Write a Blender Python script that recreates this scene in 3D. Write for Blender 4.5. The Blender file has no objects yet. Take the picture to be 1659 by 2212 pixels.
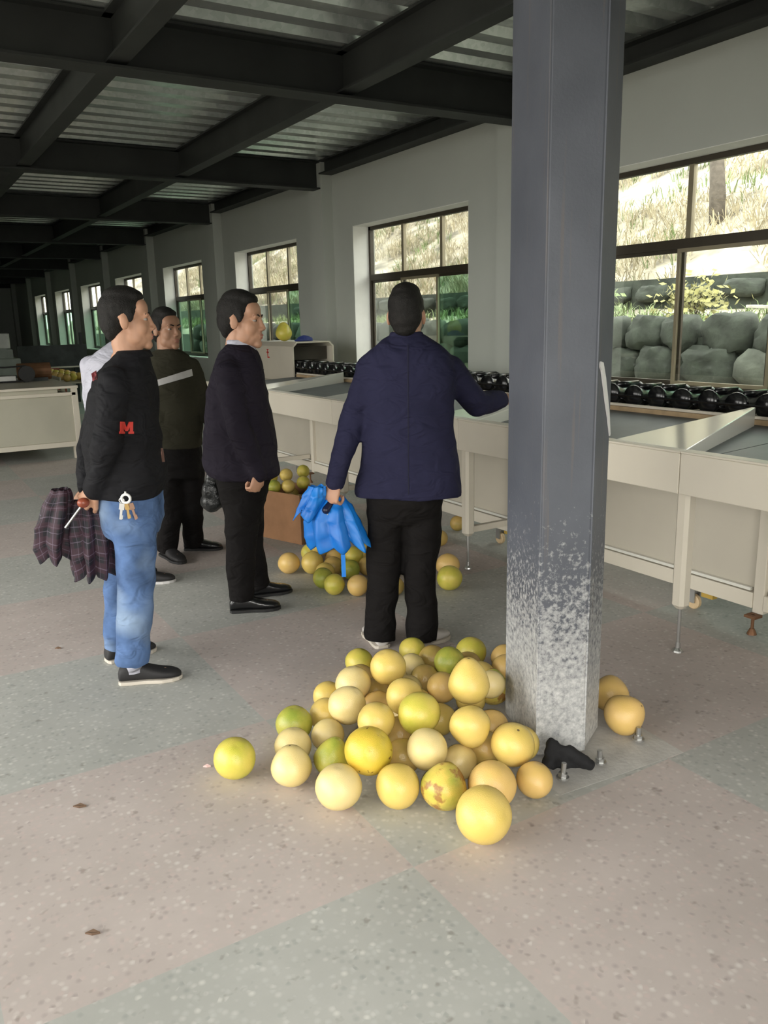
import bpy, bmesh, math, random
from mathutils import Vector, Matrix, noise
random.seed(7)
SC = bpy.context.scene
COL = SC.collection
PI = math.pi

# ------------------------------------------------------------------ camera
FPX, CX, CY, CH = 1774.0, 829.5, 1106.0, 1.55
_dn = Vector((1010-CX, 8700-CY, FPX)).normalized()
_yy = Vector((-275-CX, 718-CY, FPX)); _yy = (_yy - _dn*_yy.dot(_dn)).normalized()
_up = -_dn
_xx = _yy.cross(_up)
if _xx.x < 0: _xx = -_xx
ROWS = (_xx, _yy, _up)                       # camera (x right, y down, z forward) to world
CAMPOS = Vector((0, 0, CH))
def ray(px, py):
    c = Vector((px-CX, py-CY, FPX))
    return Vector((ROWS[0].dot(c), ROWS[1].dot(c), ROWS[2].dot(c)))
def onz(px, py, z=0.0):
    d = ray(px, py); return CAMPOS + d*((z-CH)/d.z)
def onx(px, py, x):
    d = ray(px, py); return CAMPOS + d*(x/d.x)
def ony(px, py, y):
    d = ray(px, py); return CAMPOS + d*(y/d.y)
cam_data = bpy.data.cameras.new('camera')
cam = bpy.data.objects.new('camera', cam_data); COL.objects.link(cam)
cam_data.sensor_fit = 'HORIZONTAL'; cam_data.sensor_width = 36.0
cam_data.lens = FPX/1659.0*36.0
cam_data.clip_start = 0.05; cam_data.clip_end = 300
right = Vector((ROWS[0].x, ROWS[1].x, ROWS[2].x)); down = Vector((ROWS[0].y, ROWS[1].y, ROWS[2].y)); fwd = Vector((ROWS[0].z, ROWS[1].z, ROWS[2].z))
m = Matrix.Identity(4)
for i in range(3):
    m[i][0] = right[i]; m[i][1] = -down[i]; m[i][2] = -fwd[i]; m[i][3] = CAMPOS[i]
cam.matrix_world = m
SC.camera = cam

# ------------------------------------------------------------------ world, daylight, exposure
world = bpy.data.worlds.new('overcast_sky'); SC.world = world
world.use_nodes = True
bgn = world.node_tree.nodes['Background']
bgn.inputs[0].default_value = (1.0, 0.985, 0.93, 1); bgn.inputs[1].default_value = 3.0
SC.view_settings.view_transform = 'Standard'; SC.view_settings.look = 'None'
SC.view_settings.gamma = 1.0; SC.view_settings.exposure = 1.3
SC.view_settings.use_curve_mapping = False
SC.cycles.max_bounces = 8; SC.cycles.diffuse_bounces = 4; SC.cycles.glossy_bounces = 3
SC.cycles.transmission_bounces = 6; SC.cycles.transparent_max_bounces = 12
SC.cycles.caustics_reflective = False; SC.cycles.caustics_refractive = False
SC.cycles.sample_clamp_indirect = 6.0
def portal(name, loc, rot, sx, sy):
    l = bpy.data.lights.new(name, 'AREA'); l.shape = 'RECTANGLE'; l.size = sx; l.size_y = sy
    l.cycles.is_portal = True
    o = bpy.data.objects.new(name, l); COL.objects.link(o); o.location = loc; o.rotation_euler = rot

# the small lamp of the photographer's phone, beside its lens
fl_data = bpy.data.lights.new('phone_lamp', 'SPOT'); fl_data.energy = 46; fl_data.spot_size = 1.75; fl_data.spot_blend = 1.0; fl_data.shadow_soft_size = 0.02; fl_data.color = (1.0, 0.97, 0.92)
fl_obj = bpy.data.objects.new('phone_lamp', fl_data); COL.objects.link(fl_obj)
fl_obj.matrix_world = m @ Matrix.Translation((0.02, -0.03, 0))
# layout of the hall
WX = 5.10                   # inner face of the window wall
YN, YF = -2.3, 37.0         # near and far ends
XL = -3.2                   # the left long side
BAY, B1 = 3.87, 5.80        # main beams at B1 + k*BAY
CEIL = 3.45
WIN = [(2.89+BAY*k, 5.19+BAY*k) for k in range(-1, 8)]
WZ0, WZ1 = 0.95, 2.66
OPEN_REAR = (-1.2, 1.8, 2.4)     # unseen opening behind the photographer, sized for its daylight: x0, x1, height
OPEN_L = (-0.3, 7.6, 0.0, 3.1)   # unseen opening on the left, added to light the floor: y0, y1, z0, z1
portal('daylight_unseen_rear', ((OPEN_REAR[0]+OPEN_REAR[1])/2, YN-0.1, OPEN_REAR[2]/2), (PI/2, 0, 0), OPEN_REAR[1]-OPEN_REAR[0], OPEN_REAR[2])
portal('daylight_unseen_left', (XL-0.1, (OPEN_L[0]+OPEN_L[1])/2, (OPEN_L[2]+OPEN_L[3])/2), (0, -PI/2, 0), OPEN_L[3]-OPEN_L[2], OPEN_L[1]-OPEN_L[0])
for k, (a, b) in enumerate(WIN[:6]):
    portal('daylight_window', (WX+0.3, (a+b)/2, (WZ0+WZ1)/2), (0, PI/2, 0), WZ1-WZ0, b-a)

# ------------------------------------------------------------------ materials
def new_mat(name):
    mt = bpy.data.materials.new(name); mt.use_nodes = True
    nt = mt.node_tree; b = nt.nodes['Principled BSDF']
    return mt, nt, b
def N(nt, t, **kw):
    n = nt.nodes.new(t)
    for k, v in kw.items():
        if k.startswith('i_'): n.inputs[k[2:].replace('_', ' ')].default_value = v
        else: setattr(n, k, v)
    return n
def ramp(nt, stops):
    r = nt.nodes.new('ShaderNodeValToRGB'); cr = r.color_ramp
    while len(cr.elements) < len(stops): cr.elements.new(0.5)
    for e, (p, c) in zip(cr.elements, stops):
        e.position = p; e.color = (*c, 1) if len(c) == 3 else c
    return r
def plain(name, c, rough=0.6, metal=0.0, var=0.12, scale=6.0, bump=0.0, bscale=60.0, detail=4.0, spec=0.5, coat=0.0, sheen=0.0):
    """one base colour with a soft procedural mottling and optional fine relief"""
    mt, nt, b = new_mat(name)
    tc = N(nt, 'ShaderNodeTexCoord')
    nz = N(nt, 'ShaderNodeTexNoise'); nz.inputs['Scale'].default_value = scale; nz.inputs['Detail'].default_value = detail
    nt.links.new(tc.outputs['Object'], nz.inputs['Vector'])
    lo = tuple(max(0, x*(1-var)) for x in c); hi = tuple(min(1, x*(1+var)) for x in c)
    r = ramp(nt, [(0.3, lo), (0.7, hi)])
    nt.links.new(nz.outputs['Fac'], r.inputs['Fac']); nt.links.new(r.outputs['Color'], b.inputs['Base Color'])
    b.inputs['Roughness'].default_value = rough; b.inputs['Metallic'].default_value = metal
    b.inputs['Specular IOR Level'].default_value = spec
    if coat: b.inputs['Coat Weight'].default_value = coat
    if sheen: b.inputs['Sheen Weight'].default_value = sheen
    if bump:
        n2 = N(nt, 'ShaderNodeTexNoise'); n2.inputs['Scale'].default_value = bscale; n2.inputs['Detail'].default_value = 3
        nt.links.new(tc.outputs['Object'], n2.inputs['Vector'])
        bp = N(nt, 'ShaderNodeBump'); bp.inputs['Strength'].default_value = bump; bp.inputs['Distance'].default_value = 0.02
        nt.links.new(n2.outputs['Fac'], bp.inputs['Height']); nt.links.new(bp.outputs['Normal'], b.inputs['Normal'])
    return mt
def terrazzo(name, base, chips, stain):
    mt, nt, b = new_mat(name)
    tc = N(nt, 'ShaderNodeTexCoord'); geo = N(nt, 'ShaderNodeNewGeometry')
    pos = geo.outputs['Position']
    v = N(nt, 'ShaderNodeTexVoronoi'); v.inputs['Scale'].default_value = 56; nt.links.new(pos, v.inputs['Vector'])
    sep = N(nt, 'ShaderNodeSeparateColor'); nt.links.new(v.outputs['Color'], sep.inputs['Color'])
    rc = ramp(nt, [(0.0, base), (0.30, chips[0]), (0.55, base), (0.68, chips[1]), (0.82, chips[2]), (0.95, chips[3])])
    rc.color_ramp.interpolation = 'CONSTANT'
    nt.links.new(sep.outputs['Red'], rc.inputs['Fac'])
    edge = ramp(nt, [(0.15, (1, 1, 1)), (0.62, (0, 0, 0))]); nt.links.new(v.outputs['Distance'], edge.inputs['Fac'])
    mulE = N(nt, 'ShaderNodeMath', operation='MULTIPLY'); mulE.inputs[1].default_value = 0.75
    nt.links.new(edge.outputs['Color'], mulE.inputs[0])
    mx = N(nt, 'ShaderNodeMix', data_type='RGBA'); mx.inputs[6].default_value = (*base, 1)
    nt.links.new(mulE.outputs[0], mx.inputs[0]); nt.links.new(rc.outputs['Color'], mx.inputs[7])
    nz = N(nt, 'ShaderNodeTexNoise'); nz.inputs['Scale'].default_value = 2.2; nz.inputs['Detail'].default_value = 6; nz.inputs['Roughness'].default_value = 0.65
    nt.links.new(pos, nz.inputs['Vector'])
    rs = ramp(nt, [(0.3, stain), (0.72, (1, 1, 1))]); nt.links.new(nz.outputs['Fac'], rs.inputs['Fac'])
    m2 = N(nt, 'ShaderNodeMix', data_type='RGBA', blend_type='MULTIPLY'); m2.inputs[0].default_value = 0.8
    nt.links.new(mx.outputs[2], m2.inputs[6]); nt.links.new(rs.outputs['Color'], m2.inputs[7])
    # trodden-in dark specks
    n3 = N(nt, 'ShaderNodeTexNoise'); n3.inputs['Scale'].default_value = 24; n3.inputs['Detail'].default_value = 2; nt.links.new(pos, n3.inputs['Vector'])
    r3 = ramp(nt, [(0.25, (0.72, 0.7, 0.68)), (0.36, (1, 1, 1))]); nt.links.new(n3.outputs['Fac'], r3.inputs['Fac'])
    m3 = N(nt, 'ShaderNodeMix', data_type='RGBA', blend_type='MULTIPLY'); m3.inputs[0].default_value = 1
    nt.links.new(m2.outputs[2], m3.inputs[6]); nt.links.new(r3.outputs['Color'], m3.inputs[7])
    nt.links.new(m3.outputs[2], b.inputs['Base Color'])
    b.inputs['Roughness'].default_value = 0.6; b.inputs['Specular IOR Level'].default_value = 0.35
    return mt
M = {}
M['pink'] = terrazzo('terrazzo_pink', (0.55, 0.485, 0.455), [(0.60, 0.50, 0.47), (0.68, 0.62, 0.58), (0.42, 0.36, 0.345), (0.74, 0.70, 0.66)], (0.78, 0.78, 0.77))
M['grey'] = terrazzo('terrazzo_grey', (0.475, 0.475, 0.445), [(0.55, 0.555, 0.525), (0.36, 0.37, 0.35), (0.63, 0.62, 0.585), (0.72, 0.71, 0.66)], (0.78, 0.79, 0.78))
M['wall'] = plain('wall_pale_grey_plaster', (0.44, 0.46, 0.42), 0.85, var=0.03, scale=1.5, bump=0.05, bscale=40)
M['concrete'] = plain('concrete', (0.38, 0.38, 0.36), 0.85, var=0.15, scale=5, bump=0.1)
M['beam'] = plain('dark_grey_steel_paint', (0.028, 0.030, 0.028), 0.6, var=0.2, scale=3, spec=0.3)
M['joint'] = plain('floor_joint', (0.44, 0.42, 0.40), 0.8, var=0.1)
def deck_mat():
    mt, nt, b = new_mat('galvanised_deck')
    tc = N(nt, 'ShaderNodeTexCoord')
    v = N(nt, 'ShaderNodeTexVoronoi'); v.inputs['Scale'].default_value = 30; nt.links.new(tc.outputs['Object'], v.inputs['Vector'])
    sp = N(nt, 'ShaderNodeSeparateColor'); nt.links.new(v.outputs['Color'], sp.inputs['Color'])
    r = ramp(nt, [(0, (0.70, 0.76, 0.72)), (1, (0.86, 0.91, 0.87))]); nt.links.new(sp.outputs['Red'], r.inputs['Fac'])
    nt.links.new(r.outputs['Color'], b.inputs['Base Color'])
    b.inputs['Metallic'].default_value = 0.7; b.inputs['Roughness'].default_value = 0.24
    n = N(nt, 'ShaderNodeTexNoise'); n.inputs['Scale'].default_value = 3; nt.links.new(tc.outputs['Object'], n.inputs['Vector'])
    bp = N(nt, 'ShaderNodeBump'); bp.inputs['Strength'].default_value = 0.25; bp.inputs['Distance'].default_value = 0.03
    nt.links.new(n.outputs['Fac'], bp.inputs['Height']); nt.links.new(bp.outputs['Normal'], b.inputs['Normal'])
    return mt
M['deck'] = deck_mat()
def glass_mat(name, tint, refl):
    mt = bpy.data.materials.new(name); mt.use_nodes = True; nt = mt.node_tree
    nt.nodes.clear()
    out = N(nt, 'ShaderNodeOutputMaterial'); tr = N(nt, 'ShaderNodeBsdfTransparent'); tr.inputs[0].default_value = (*tint, 1)
    gl = N(nt, 'ShaderNodeBsdfGlossy'); gl.inputs['Roughness'].default_value = 0.02
    lw = N(nt, 'ShaderNodeLayerWeight'); lw.inputs[0].default_value = 0.3
    mul = N(nt, 'ShaderNodeMath', operation='MULTIPLY'); mul.inputs[1].default_value = refl
    nt.links.new(lw.outputs['Fresnel'], mul.inputs[0])
    mx = N(nt, 'ShaderNodeMixShader'); nt.links.new(mul.outputs[0], mx.inputs[0]); nt.links.new(tr.outputs[0], mx.inputs[1]); nt.links.new(gl.outputs[0], mx.inputs[2])
    nt.links.new(mx.outputs[0], out.inputs[0])
    return mt
M['glass'] = glass_mat('clear_glass', (0.96, 0.98, 0.96), 0.5)
M['glass_green'] = glass_mat('green_tinted_glass', (0.60, 0.78, 0.68), 0.6)
M['bronze'] = plain('bronze_window_frame', (0.045, 0.036, 0.024), 0.4, metal=0.3, var=0.1)
M['champagne'] = plain('champagne_window_frame', (0.26, 0.225, 0.15), 0.4, metal=0.3, var=0.1)
M['sill'] = plain('reveal_daylight_white', (0.84, 0.84, 0.80), 0.7, var=0.04)  # whiter than the wall: direct daylight on the reveals put into the colour

# ------------------------------------------------------------------ mesh helpers
class MB:
    def __init__(s): s.v = []; s.f = []
    def add(s, vs, fs):
        o = len(s.v); s.v += [Vector(v) for v in vs]; s.f += [tuple(i+o for i in f) for f in fs]; return s
    def box(s, x0, x1, y0, y1, z0, z1):
        vs = [(x, y, z) for z in (z0, z1) for y in (y0, y1) for x in (x0, x1)]
        return s.add(vs, [(0,2,3,1), (4,5,7,6), (0,1,5,4), (2,6,7,3), (0,4,6,2), (1,3,7,5)])
    def obox(s, c, u, v, w):
        """box from centre and three half vectors"""
        c, u, v, w = Vector(c), Vector(u), Vector(v), Vector(w)
        vs = [c+u*a+v*b+w*d for d in (-1, 1) for b in (-1, 1) for a in (-1, 1)]
        return s.add(vs, [(0,2,3,1), (4,5,7,6), (0,1,5,4), (2,6,7,3), (0,4,6,2), (1,3,7,5)])
    def prism(s, poly, z0, z1):
        n = len(poly)
        vs = [(p[0], p[1], z0 if len(p) < 3 else p[2]) for p in poly] + [(p[0], p[1], z1 if len(p) < 4 else p[3]) for p in poly]
        return s.add(vs, [tuple(range(n))[::-1], tuple(range(n, 2*n))] + [(i, (i+1) % n, n+(i+1) % n, n+i) for i in range(n)])
    def loft(s, rings, cap=True):
        n = len(rings[0]); vs = [p for r in rings for p in r]; fs = []
        for k in range(len(rings)-1):
            for i in range(n): fs.append((k*n+i, k*n+(i+1) % n, (k+1)*n+(i+1) % n, (k+1)*n+i))
        if cap: fs += [tuple(range(n))[::-1], tuple((len(rings)-1)*n+i for i in range(n))]
        return s.add(vs, fs)
    def tube(s, pts, rad, n=12, cap=True, ends=False):
        pts = [Vector(p) for p in pts]; rad = rad if isinstance(rad, (list, tuple)) else [rad]*len(pts)
        rings = []; prev = None
        P2, R2 = list(pts), list(rad)
        if ends:
            d0 = (pts[0]-pts[1]).normalized(); d1 = (pts[-1]-pts[-2]).normalized()
            P2 = [pts[0]+d0*rad[0]*.85, pts[0]+d0*rad[0]*.5] + P2 + [pts[-1]+d1*rad[-1]*.5, pts[-1]+d1*rad[-1]*.85]
            R2 = [rad[0]*.45, rad[0]*.86] + R2 + [rad[-1]*.86, rad[-1]*.45]
        for i, p in enumerate(P2):
            t = (P2[min(i+1, len(P2)-1)]-P2[max(i-1, 0)]).normalized()
            if prev is None:
                a = Vector((0, 0, 1)) if abs(t.z) < 0.9 else Vector((1, 0, 0))
                u = t.cross(a).normalized()
            else: u = (prev - t*prev.dot(t)).normalized()
            prev = u; w = t.cross(u)
            rings.append([p + (u*math.cos(2*PI*k/n) + w*math.sin(2*PI*k/n))*R2[i] for k in range(n)])
        return s.loft(rings, cap)
    def ell(s, c, r, n=16, mth=10, rot=None):
        c = Vector(c); rings = []
        vs = []; fs = []
        for j in range(1, mth):
            th = PI*j/mth
            for k in range(n):
                q = Vector((r[0]*math.sin(th)*math.cos(2*PI*k/n), r[1]*math.sin(th)*math.sin(2*PI*k/n), -r[2]*math.cos(th)))
                if rot is not None: q = rot @ q
                vs.append(c+q)
        b = Vector((0, 0, -r[2])); t = Vector((0, 0, r[2]))
        if rot is not None: b = rot @ b; t = rot @ t
        vs += [c+b, c+t]; ib = len(vs)-2; it = len(vs)-1
        for j in range(mth-2):
            for k in range(n): fs.append((j*n+k, j*n+(k+1) % n, (j+1)*n+(k+1) % n, (j+1)*n+k))
        for k in range(n):
            fs.append((ib, (k+1) % n, k)); fs.append((it, (mth-2)*n+k, (mth-2)*n+(k+1) % n))
        return s.add(vs, fs)
    def lathe(s, prof, n=20, c=(0, 0, 0)):
        c = Vector(c)
        rings = [[c+Vector((r*math.cos(2*PI*k/n), r*math.sin(2*PI*k/n), z)) for k in range(n)] for r, z in prof]
        return s.loft(rings)
    def mesh(s, name, smooth=False):
        me = bpy.data.meshes.new(name); me.from_pydata([tuple(v) for v in s.v], [], s.f); me.update()
        bm = bmesh.new(); bm.from_mesh(me); bmesh.ops.recalc_face_normals(bm, faces=bm.faces); bm.to_mesh(me); bm.free()
        if smooth:
            for p in me.polygons: p.use_smooth = True
        return me
    def build(s, name, mat, parent=None, smooth=False, bevel=0.0, autosmooth=None):
        me = s.mesh(name, smooth)
        return link(name, me, mat, parent, bevel)
def link(name, me, mat, parent=None, bevel=0.0):
    if not me.materials: me.materials.append(mat if not isinstance(mat, str) else M[mat])
    o = bpy.data.objects.new(name, me); COL.objects.link(o)
    if parent is not None:
        o.parent = parent
        o.matrix_parent_inverse = parent_world(parent).inverted()
    if bevel:
        md = o.modifiers.new('bevel', 'BEVEL'); md.width = bevel; md.segments = 2; md.limit_method = 'ANGLE'; md.angle_limit = 0.6
    return o
def parent_world(p):
    mt = Matrix.LocRotScale(p.location, p.rotation_euler, p.scale)
    if p.parent: return parent_world(p.parent) @ p.matrix_parent_inverse @ mt if False else parent_world(p.parent) @ p.matrix_parent_inverse @ mt
    return mt
def tag(o, label, cat, group=None):
    o['label'] = label; o['category'] = cat
    if group: o['group'] = group
    return o
def thing(name, label, cat, loc=(0, 0, 0), group=None):
    o = bpy.data.objects.new(name, None); COL.objects.link(o); o.location = loc; o.empty_display_size = 0.1
    return tag(o, label, cat, group)
def struct(o):
    o['kind'] = 'structure'; return o
def superell(c, a, b, n=24, e=2.3):
    out = []
    for k in range(n):
        t = 2*PI*k/n; ct, st = math.cos(t), math.sin(t)
        out.append(c + a*math.copysign(abs(ct)**(2/e), ct) + b*math.copysign(abs(st)**(2/e), st))
    return out
def remesh(mb, name, vox, smooth_it=4, disp=None):
    """voxel union of overlapping closed shapes into one continuous surface"""
    me = mb.mesh(name); o = bpy.data.objects.new('_tmp', me); COL.objects.link(o)
    md = o.modifiers.new('r', 'REMESH'); md.mode = 'VOXEL'; md.voxel_size = vox; md.adaptivity = 0
    if smooth_it:
        ms = o.modifiers.new('s', 'SMOOTH'); ms.factor = 0.5; ms.iterations = smooth_it
    dg = bpy.context.evaluated_depsgraph_get(); dg.update()
    ne = bpy.data.meshes.new_from_object(o.evaluated_get(dg))
    bpy.data.objects.remove(o); bpy.data.meshes.remove(me)
    if disp:
        ne.update()
        nor = [v.normal.copy() for v in ne.vertices]
        for v, n_ in zip(ne.vertices, nor): v.co += n_*disp(v.co)
    for p in ne.polygons: p.use_smooth = True
    ne.name = name; ne.materials.clear()
    return ne
# ================================================================== STRUCTURE
# ---- ground outside and floor of the hall
g = struct(MB().box(-60, 60, -50, 90, -0.5, -0.10).build('ground_outside', plain('yard_ground', (0.24, 0.23, 0.20), 0.9, var=0.15)))
floor = struct(MB().box(XL-0.3, WX+0.4, YN-0.3, YF+0.3, -0.10, -0.004).build('floor', M['joint']))
GX, GY, TX, TY = 1.13, 1.76, 1.09, 1.08
tile_me = {}
for kind in ('pink', 'grey'):
    me = MB().box(0.0, TX, 0.0, TY, -0.02, 0.0).mesh('terrazzo_panel'); me.materials.append(M[kind]); tile_me[kind] = me
rest = {'pink': MB(), 'grey': MB()}
for i in range(-4, 4):
    for j in range(-3, 33):
        x0, y0 = GX+i*TX, GY+j*TY
        kind = 'pink' if (i+j) % 2 else 'grey'
        x1, y1 = min(x0+TX, WX), y0+TY
        if x0 >= WX: continue
        if i >= -3 and -1 <= j <= 17:
            me = tile_me[kind]
            if x1 - x0 < TX-0.01:
                me = MB().box(0.0, x1-x0, 0.0, TY, -0.02, 0.0).mesh('terrazzo_panel'); me.materials.append(M[kind])
            o = bpy.data.objects.new('terrazzo_panel', me); COL.objects.link(o); o.location = (x0, y0, 0); o.parent = floor
        else:
            rest[kind].box(x0, x1, y0, min(y1, YF), -0.02, 0)
for kind in rest:
    o = rest[kind].build('distant_terrazzo_panels', M[kind], floor); o['kind'] = 'stuff'

# ---- window wall with openings and pilasters
mb = MB(); T = 0.30
ys = YN
for a, b in WIN:
    mb.box(WX, WX+T, ys, a, -0.1, 3.9)
    mb.box(WX, WX+T, a, b, -0.1, WZ0); mb.box(WX, WX+T, a, b, WZ1, 3.9)
    ys = b
mb.box(WX, WX+T, ys, YF, -0.1, 3.9)
wall_right = struct(mb.build('wall_right', M['wall']))
for k in range(-1, 9):
    y0 = B1-0.12+BAY*k
    MB().box(WX-0.15, WX+0.01, y0, y0+(0.46 if k == 0 else 0.36), 0, 3.62).build('pilaster', M['wall'], wall_right)
wall_far = struct(MB().box(XL, WX, YF, YF+0.3, -0.1, 3.9).build('wall_far', M['wall']))
mb = MB().box(XL-0.3, XL, YN, OPEN_L[0], -0.1, 3.9).box(XL-0.3, XL, OPEN_L[1], YF, -0.1, 3.9).box(XL-0.3, XL, OPEN_L[0], OPEN_L[1], OPEN_L[3], 3.9)
struct(mb.build('wall_left', M['wall']))
mb = MB().box(XL-0.3, OPEN_REAR[0], YN-0.3, YN, -0.1, 3.9).box(OPEN_REAR[1], WX+0.3, YN-0.3, YN, -0.1, 3.9).box(OPEN_REAR[0], OPEN_REAR[1], YN-0.3, YN, OPEN_REAR[2], 3.9)
struct(mb.build('wall_near', M['wall']))

# ---- windows: frames, mullions, upper clear panes, lower sliding sashes
for k, (a, b) in enumerate(WIN):
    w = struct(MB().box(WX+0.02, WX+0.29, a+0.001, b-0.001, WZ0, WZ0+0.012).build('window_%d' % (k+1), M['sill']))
    fx0, fx1 = WX+0.215, WX+0.265
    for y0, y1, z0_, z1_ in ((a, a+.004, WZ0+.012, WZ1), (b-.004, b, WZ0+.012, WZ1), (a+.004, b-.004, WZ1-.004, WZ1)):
        MB().box(WX+0.001, WX+0.214, y0, y1, z0_, z1_).build('reveal', M['sill'], w)  # thin liners whose whiter colour carries the daylight
    zt = 2.06; t = 0.045; z0 = WZ0+0.013
    fr = MB().box(fx0, fx1, a, b, z0, z0+t).box(fx0, fx1, a, b, WZ1-t, WZ1).box(fx0, fx1, a, a+t, z0, WZ1).box(fx0, fx1, b-t, b, z0, WZ1)
    fr.build('frame', M['bronze'], w)
    MB().box(fx0-0.012, fx1, a+t, b-t, zt-0.035, zt+0.035).build('transom', M['bronze'], w)
    third = (b-a)/3.0
    if k == 1: ups = [4.33, 3.36]; lows = [4.36, 3.62]
    else: ups = [a+third, a+2*third]; lows = [a+0.38*(b-a), a+0.66*(b-a)]
    us = sorted(ups)
    for y in us: MB().box(fx0, fx1-0.01, y-0.022, y+0.022, zt+0.035, WZ1-t).build('mullion', M['champagne'], w)
    edges = [a+t] + us + [b-t]
    for y0, y1 in zip(edges[:-1], edges[1:]):
        MB().box(fx0+0.02, fx0+0.026, y0, y1, zt+0.03, WZ1-t).build('pane', M['glass'], w)
    ls = [a+t] + sorted(lows) + [b-t]
    for n_, (y0, y1) in enumerate(zip(ls[:-1], ls[1:])):
        if n_ == 1: y0 -= 0.05; y1 += 0.05
        dx = 0.0 if n_ % 2 else 0.024
        s = 0.028
        q = MB().box(fx0+dx-0.01, fx0+dx+0.012, y0, y0+s, z0+t, zt-0.035).box(fx0+dx-0.01, fx0+dx+0.012, y1-s, y1, z0+t, zt-0.035)
        q.box(fx0+dx-0.01, fx0+dx+0.012, y0+s, y1-s, z0+t, z0+t+s).box(fx0+dx-0.01, fx0+dx+0.012, y0+s, y1-s, zt-0.035-s, zt-0.035)
        sash = q.build('sash', M['bronze'] if n_ != 1 else M['champagne'], w)
        MB().box(fx0+dx-0.002, fx0+dx+0.003, y0+s, y1-s, z0+t+s, zt-0.035-s).build('pane', M['glass_green'] if n_ == 0 or k > 3 else M['glass'], sash)
# security bar seen slanting across the nearest window
# ---- ceiling: slab, trapezoid steel deck by bay, main beams, joists
ceiling = struct(MB().box(XL-0.3, WX+0.3, YN-0.3, YF+0.3, 3.62, 3.9).build('ceiling', M['concrete']))
def ibeam(name, c0, c1, zb, zt, wdt, mat, parent, tw=0.012, tf=0.016):
    """I section between two points, bottom flange at zb, top flange at zt"""
    c0, c1 = Vector((*c0, 0)), Vector((*c1, 0)); d = (c1-c0); L = d.length; d.normalize(); s = Vector((-d.y, d.x, 0)); c = (c0+c1)/2
    m_ = MB()
    for z, h, w in ((zb+tf/2, tf/2, wdt/2), (zt-tf/2, tf/2, wdt/2), ((zb+zt)/2, (zt-zb)/2-tf, tw/2)):
        m_.obox(c+Vector((0, 0, z)), d*(L/2), s*w, Vector((0, 0, h)))
    return m_.build(name, mat, parent)
JX = [-1.75, -0.1, 1.56, 3.22]
pitch = 0.305
ymain = [B1+BAY*k for k in range(-1, 9)]
for n_, y in enumerate(ymain):
    ibeam('main_beam', (XL, y), (WX-0.15, y), 3.14, 3.46, 0.20, M['beam'], ceiling)
    y1 = ymain[n_+1] if n_+1 < len(ymain) else YF
    # joists and wall beam segments between this main beam and the next
    for x in JX:
        ibeam('joist', (x, y+0.012), (x, y1-0.012), 3.18, 3.46, 0.13, M['beam'], ceiling)
    ibeam('wall_beam', (WX-0.10, y+0.26), (WX-0.10, y1-0.14), 3.30, 3.46, 0.18, M['beam'], ceiling)
nb = int((YF-YN)/pitch)
per = 12
for s_ in range(0, nb, per):
    m_ = MB(); prof = []
    for q in range(s_, min(s_+per, nb)):
        y = YN+q*pitch
        prof += [(y, 3.475), (y+0.125, 3.475), (y+0.16, 3.545), (y+0.27, 3.545)]
    prof.append((YN+min(s_+per, nb)*pitch, 3.475))
    vs = [(x, y, z) for (y, z) in prof for x in (XL, WX)] + [(x, y, z+0.004) for (y, z) in prof for x in (XL, WX)]
    n = len(prof); fs = []
    for q in range(n-1): fs.append((2*q, 2*q+1, 2*q+3, 2*q+2)); fs.append((2*n+2*q, 2*n+2*q+2, 2*n+2*q+3, 2*n+2*q+1))
    m_.add(vs, fs); m_.build('deck_sheet', M['deck'], ceiling)
# ================================================================== OUTSIDE THE WINDOWS: terraced hillside
M['earth'] = plain('dry_grass_slope', (0.33, 0.30, 0.235), 0.95, var=0.7, scale=1.6, bump=0.8, bscale=9, detail=8)
M['straw'] = plain('straw_grass', (0.45, 0.405, 0.30), 0.9, var=0.35, scale=2)
M['weed'] = plain('green_weeds', (0.15, 0.20, 0.085), 0.8, var=0.5, scale=3)
M['stone'] = plain('mossy_grey_stone', (0.030, 0.037, 0.028), 0.9, var=0.5, scale=5, bump=0.7, bscale=10)
M['stone_pale'] = plain('pale_stone', (0.07, 0.078, 0.062), 0.9, var=0.35, scale=5, bump=0.5, bscale=12)
M['bark'] = plain('tree_bark', (0.10, 0.085, 0.07), 0.95, var=0.3, scale=8, bump=0.6, bscale=20)
M['leaf'] = plain('tree_leaves', (0.16, 0.25, 0.09), 0.7, var=0.5, scale=4)
M['plank'] = plain('grey_weathered_plank', (0.50, 0.47, 0.41), 0.8, var=0.2, scale=10)
def hill_z(x, y):
    n1 = noise.noise(Vector((x*0.25, y*0.25, 0.0)))*0.5 + noise.noise(Vector((x*0.9, y*0.9, 3.0)))*0.16
    if x < 8.9: return -0.1
    if x < 9.5: return 1.38 + n1*0.15
    if x < 11.6: return 1.40 + (x-9.5)*0.10 + n1*0.3
    if x < 11.9: return 1.6 + (x-11.6)*1.8 + n1*0.35
    return 2.15 + (x-11.9)*0.62 + n1*0.9
xs = [8.9, 9.1, 9.5, 10, 10.5, 11, 11.5, 11.6, 11.9, 12.3] + [12.8+0.6*i for i in range(26)]
ysl = [-4+0.6*i for i in range(110)]
mb = MB(); vs = [(x, y, hill_z(x+0.001, y) if x > 8.95 else 0.4) for x in xs for y in ysl]; n = len(ysl)
mb.add(vs, [(i*n+j, (i+1)*n+j, (i+1)*n+j+1, i*n+j+1) for i in range(len(xs)-1) for j in range(n-1)])
hill = struct(mb.build('hillside_ground', M['earth'], smooth=True))
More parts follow.
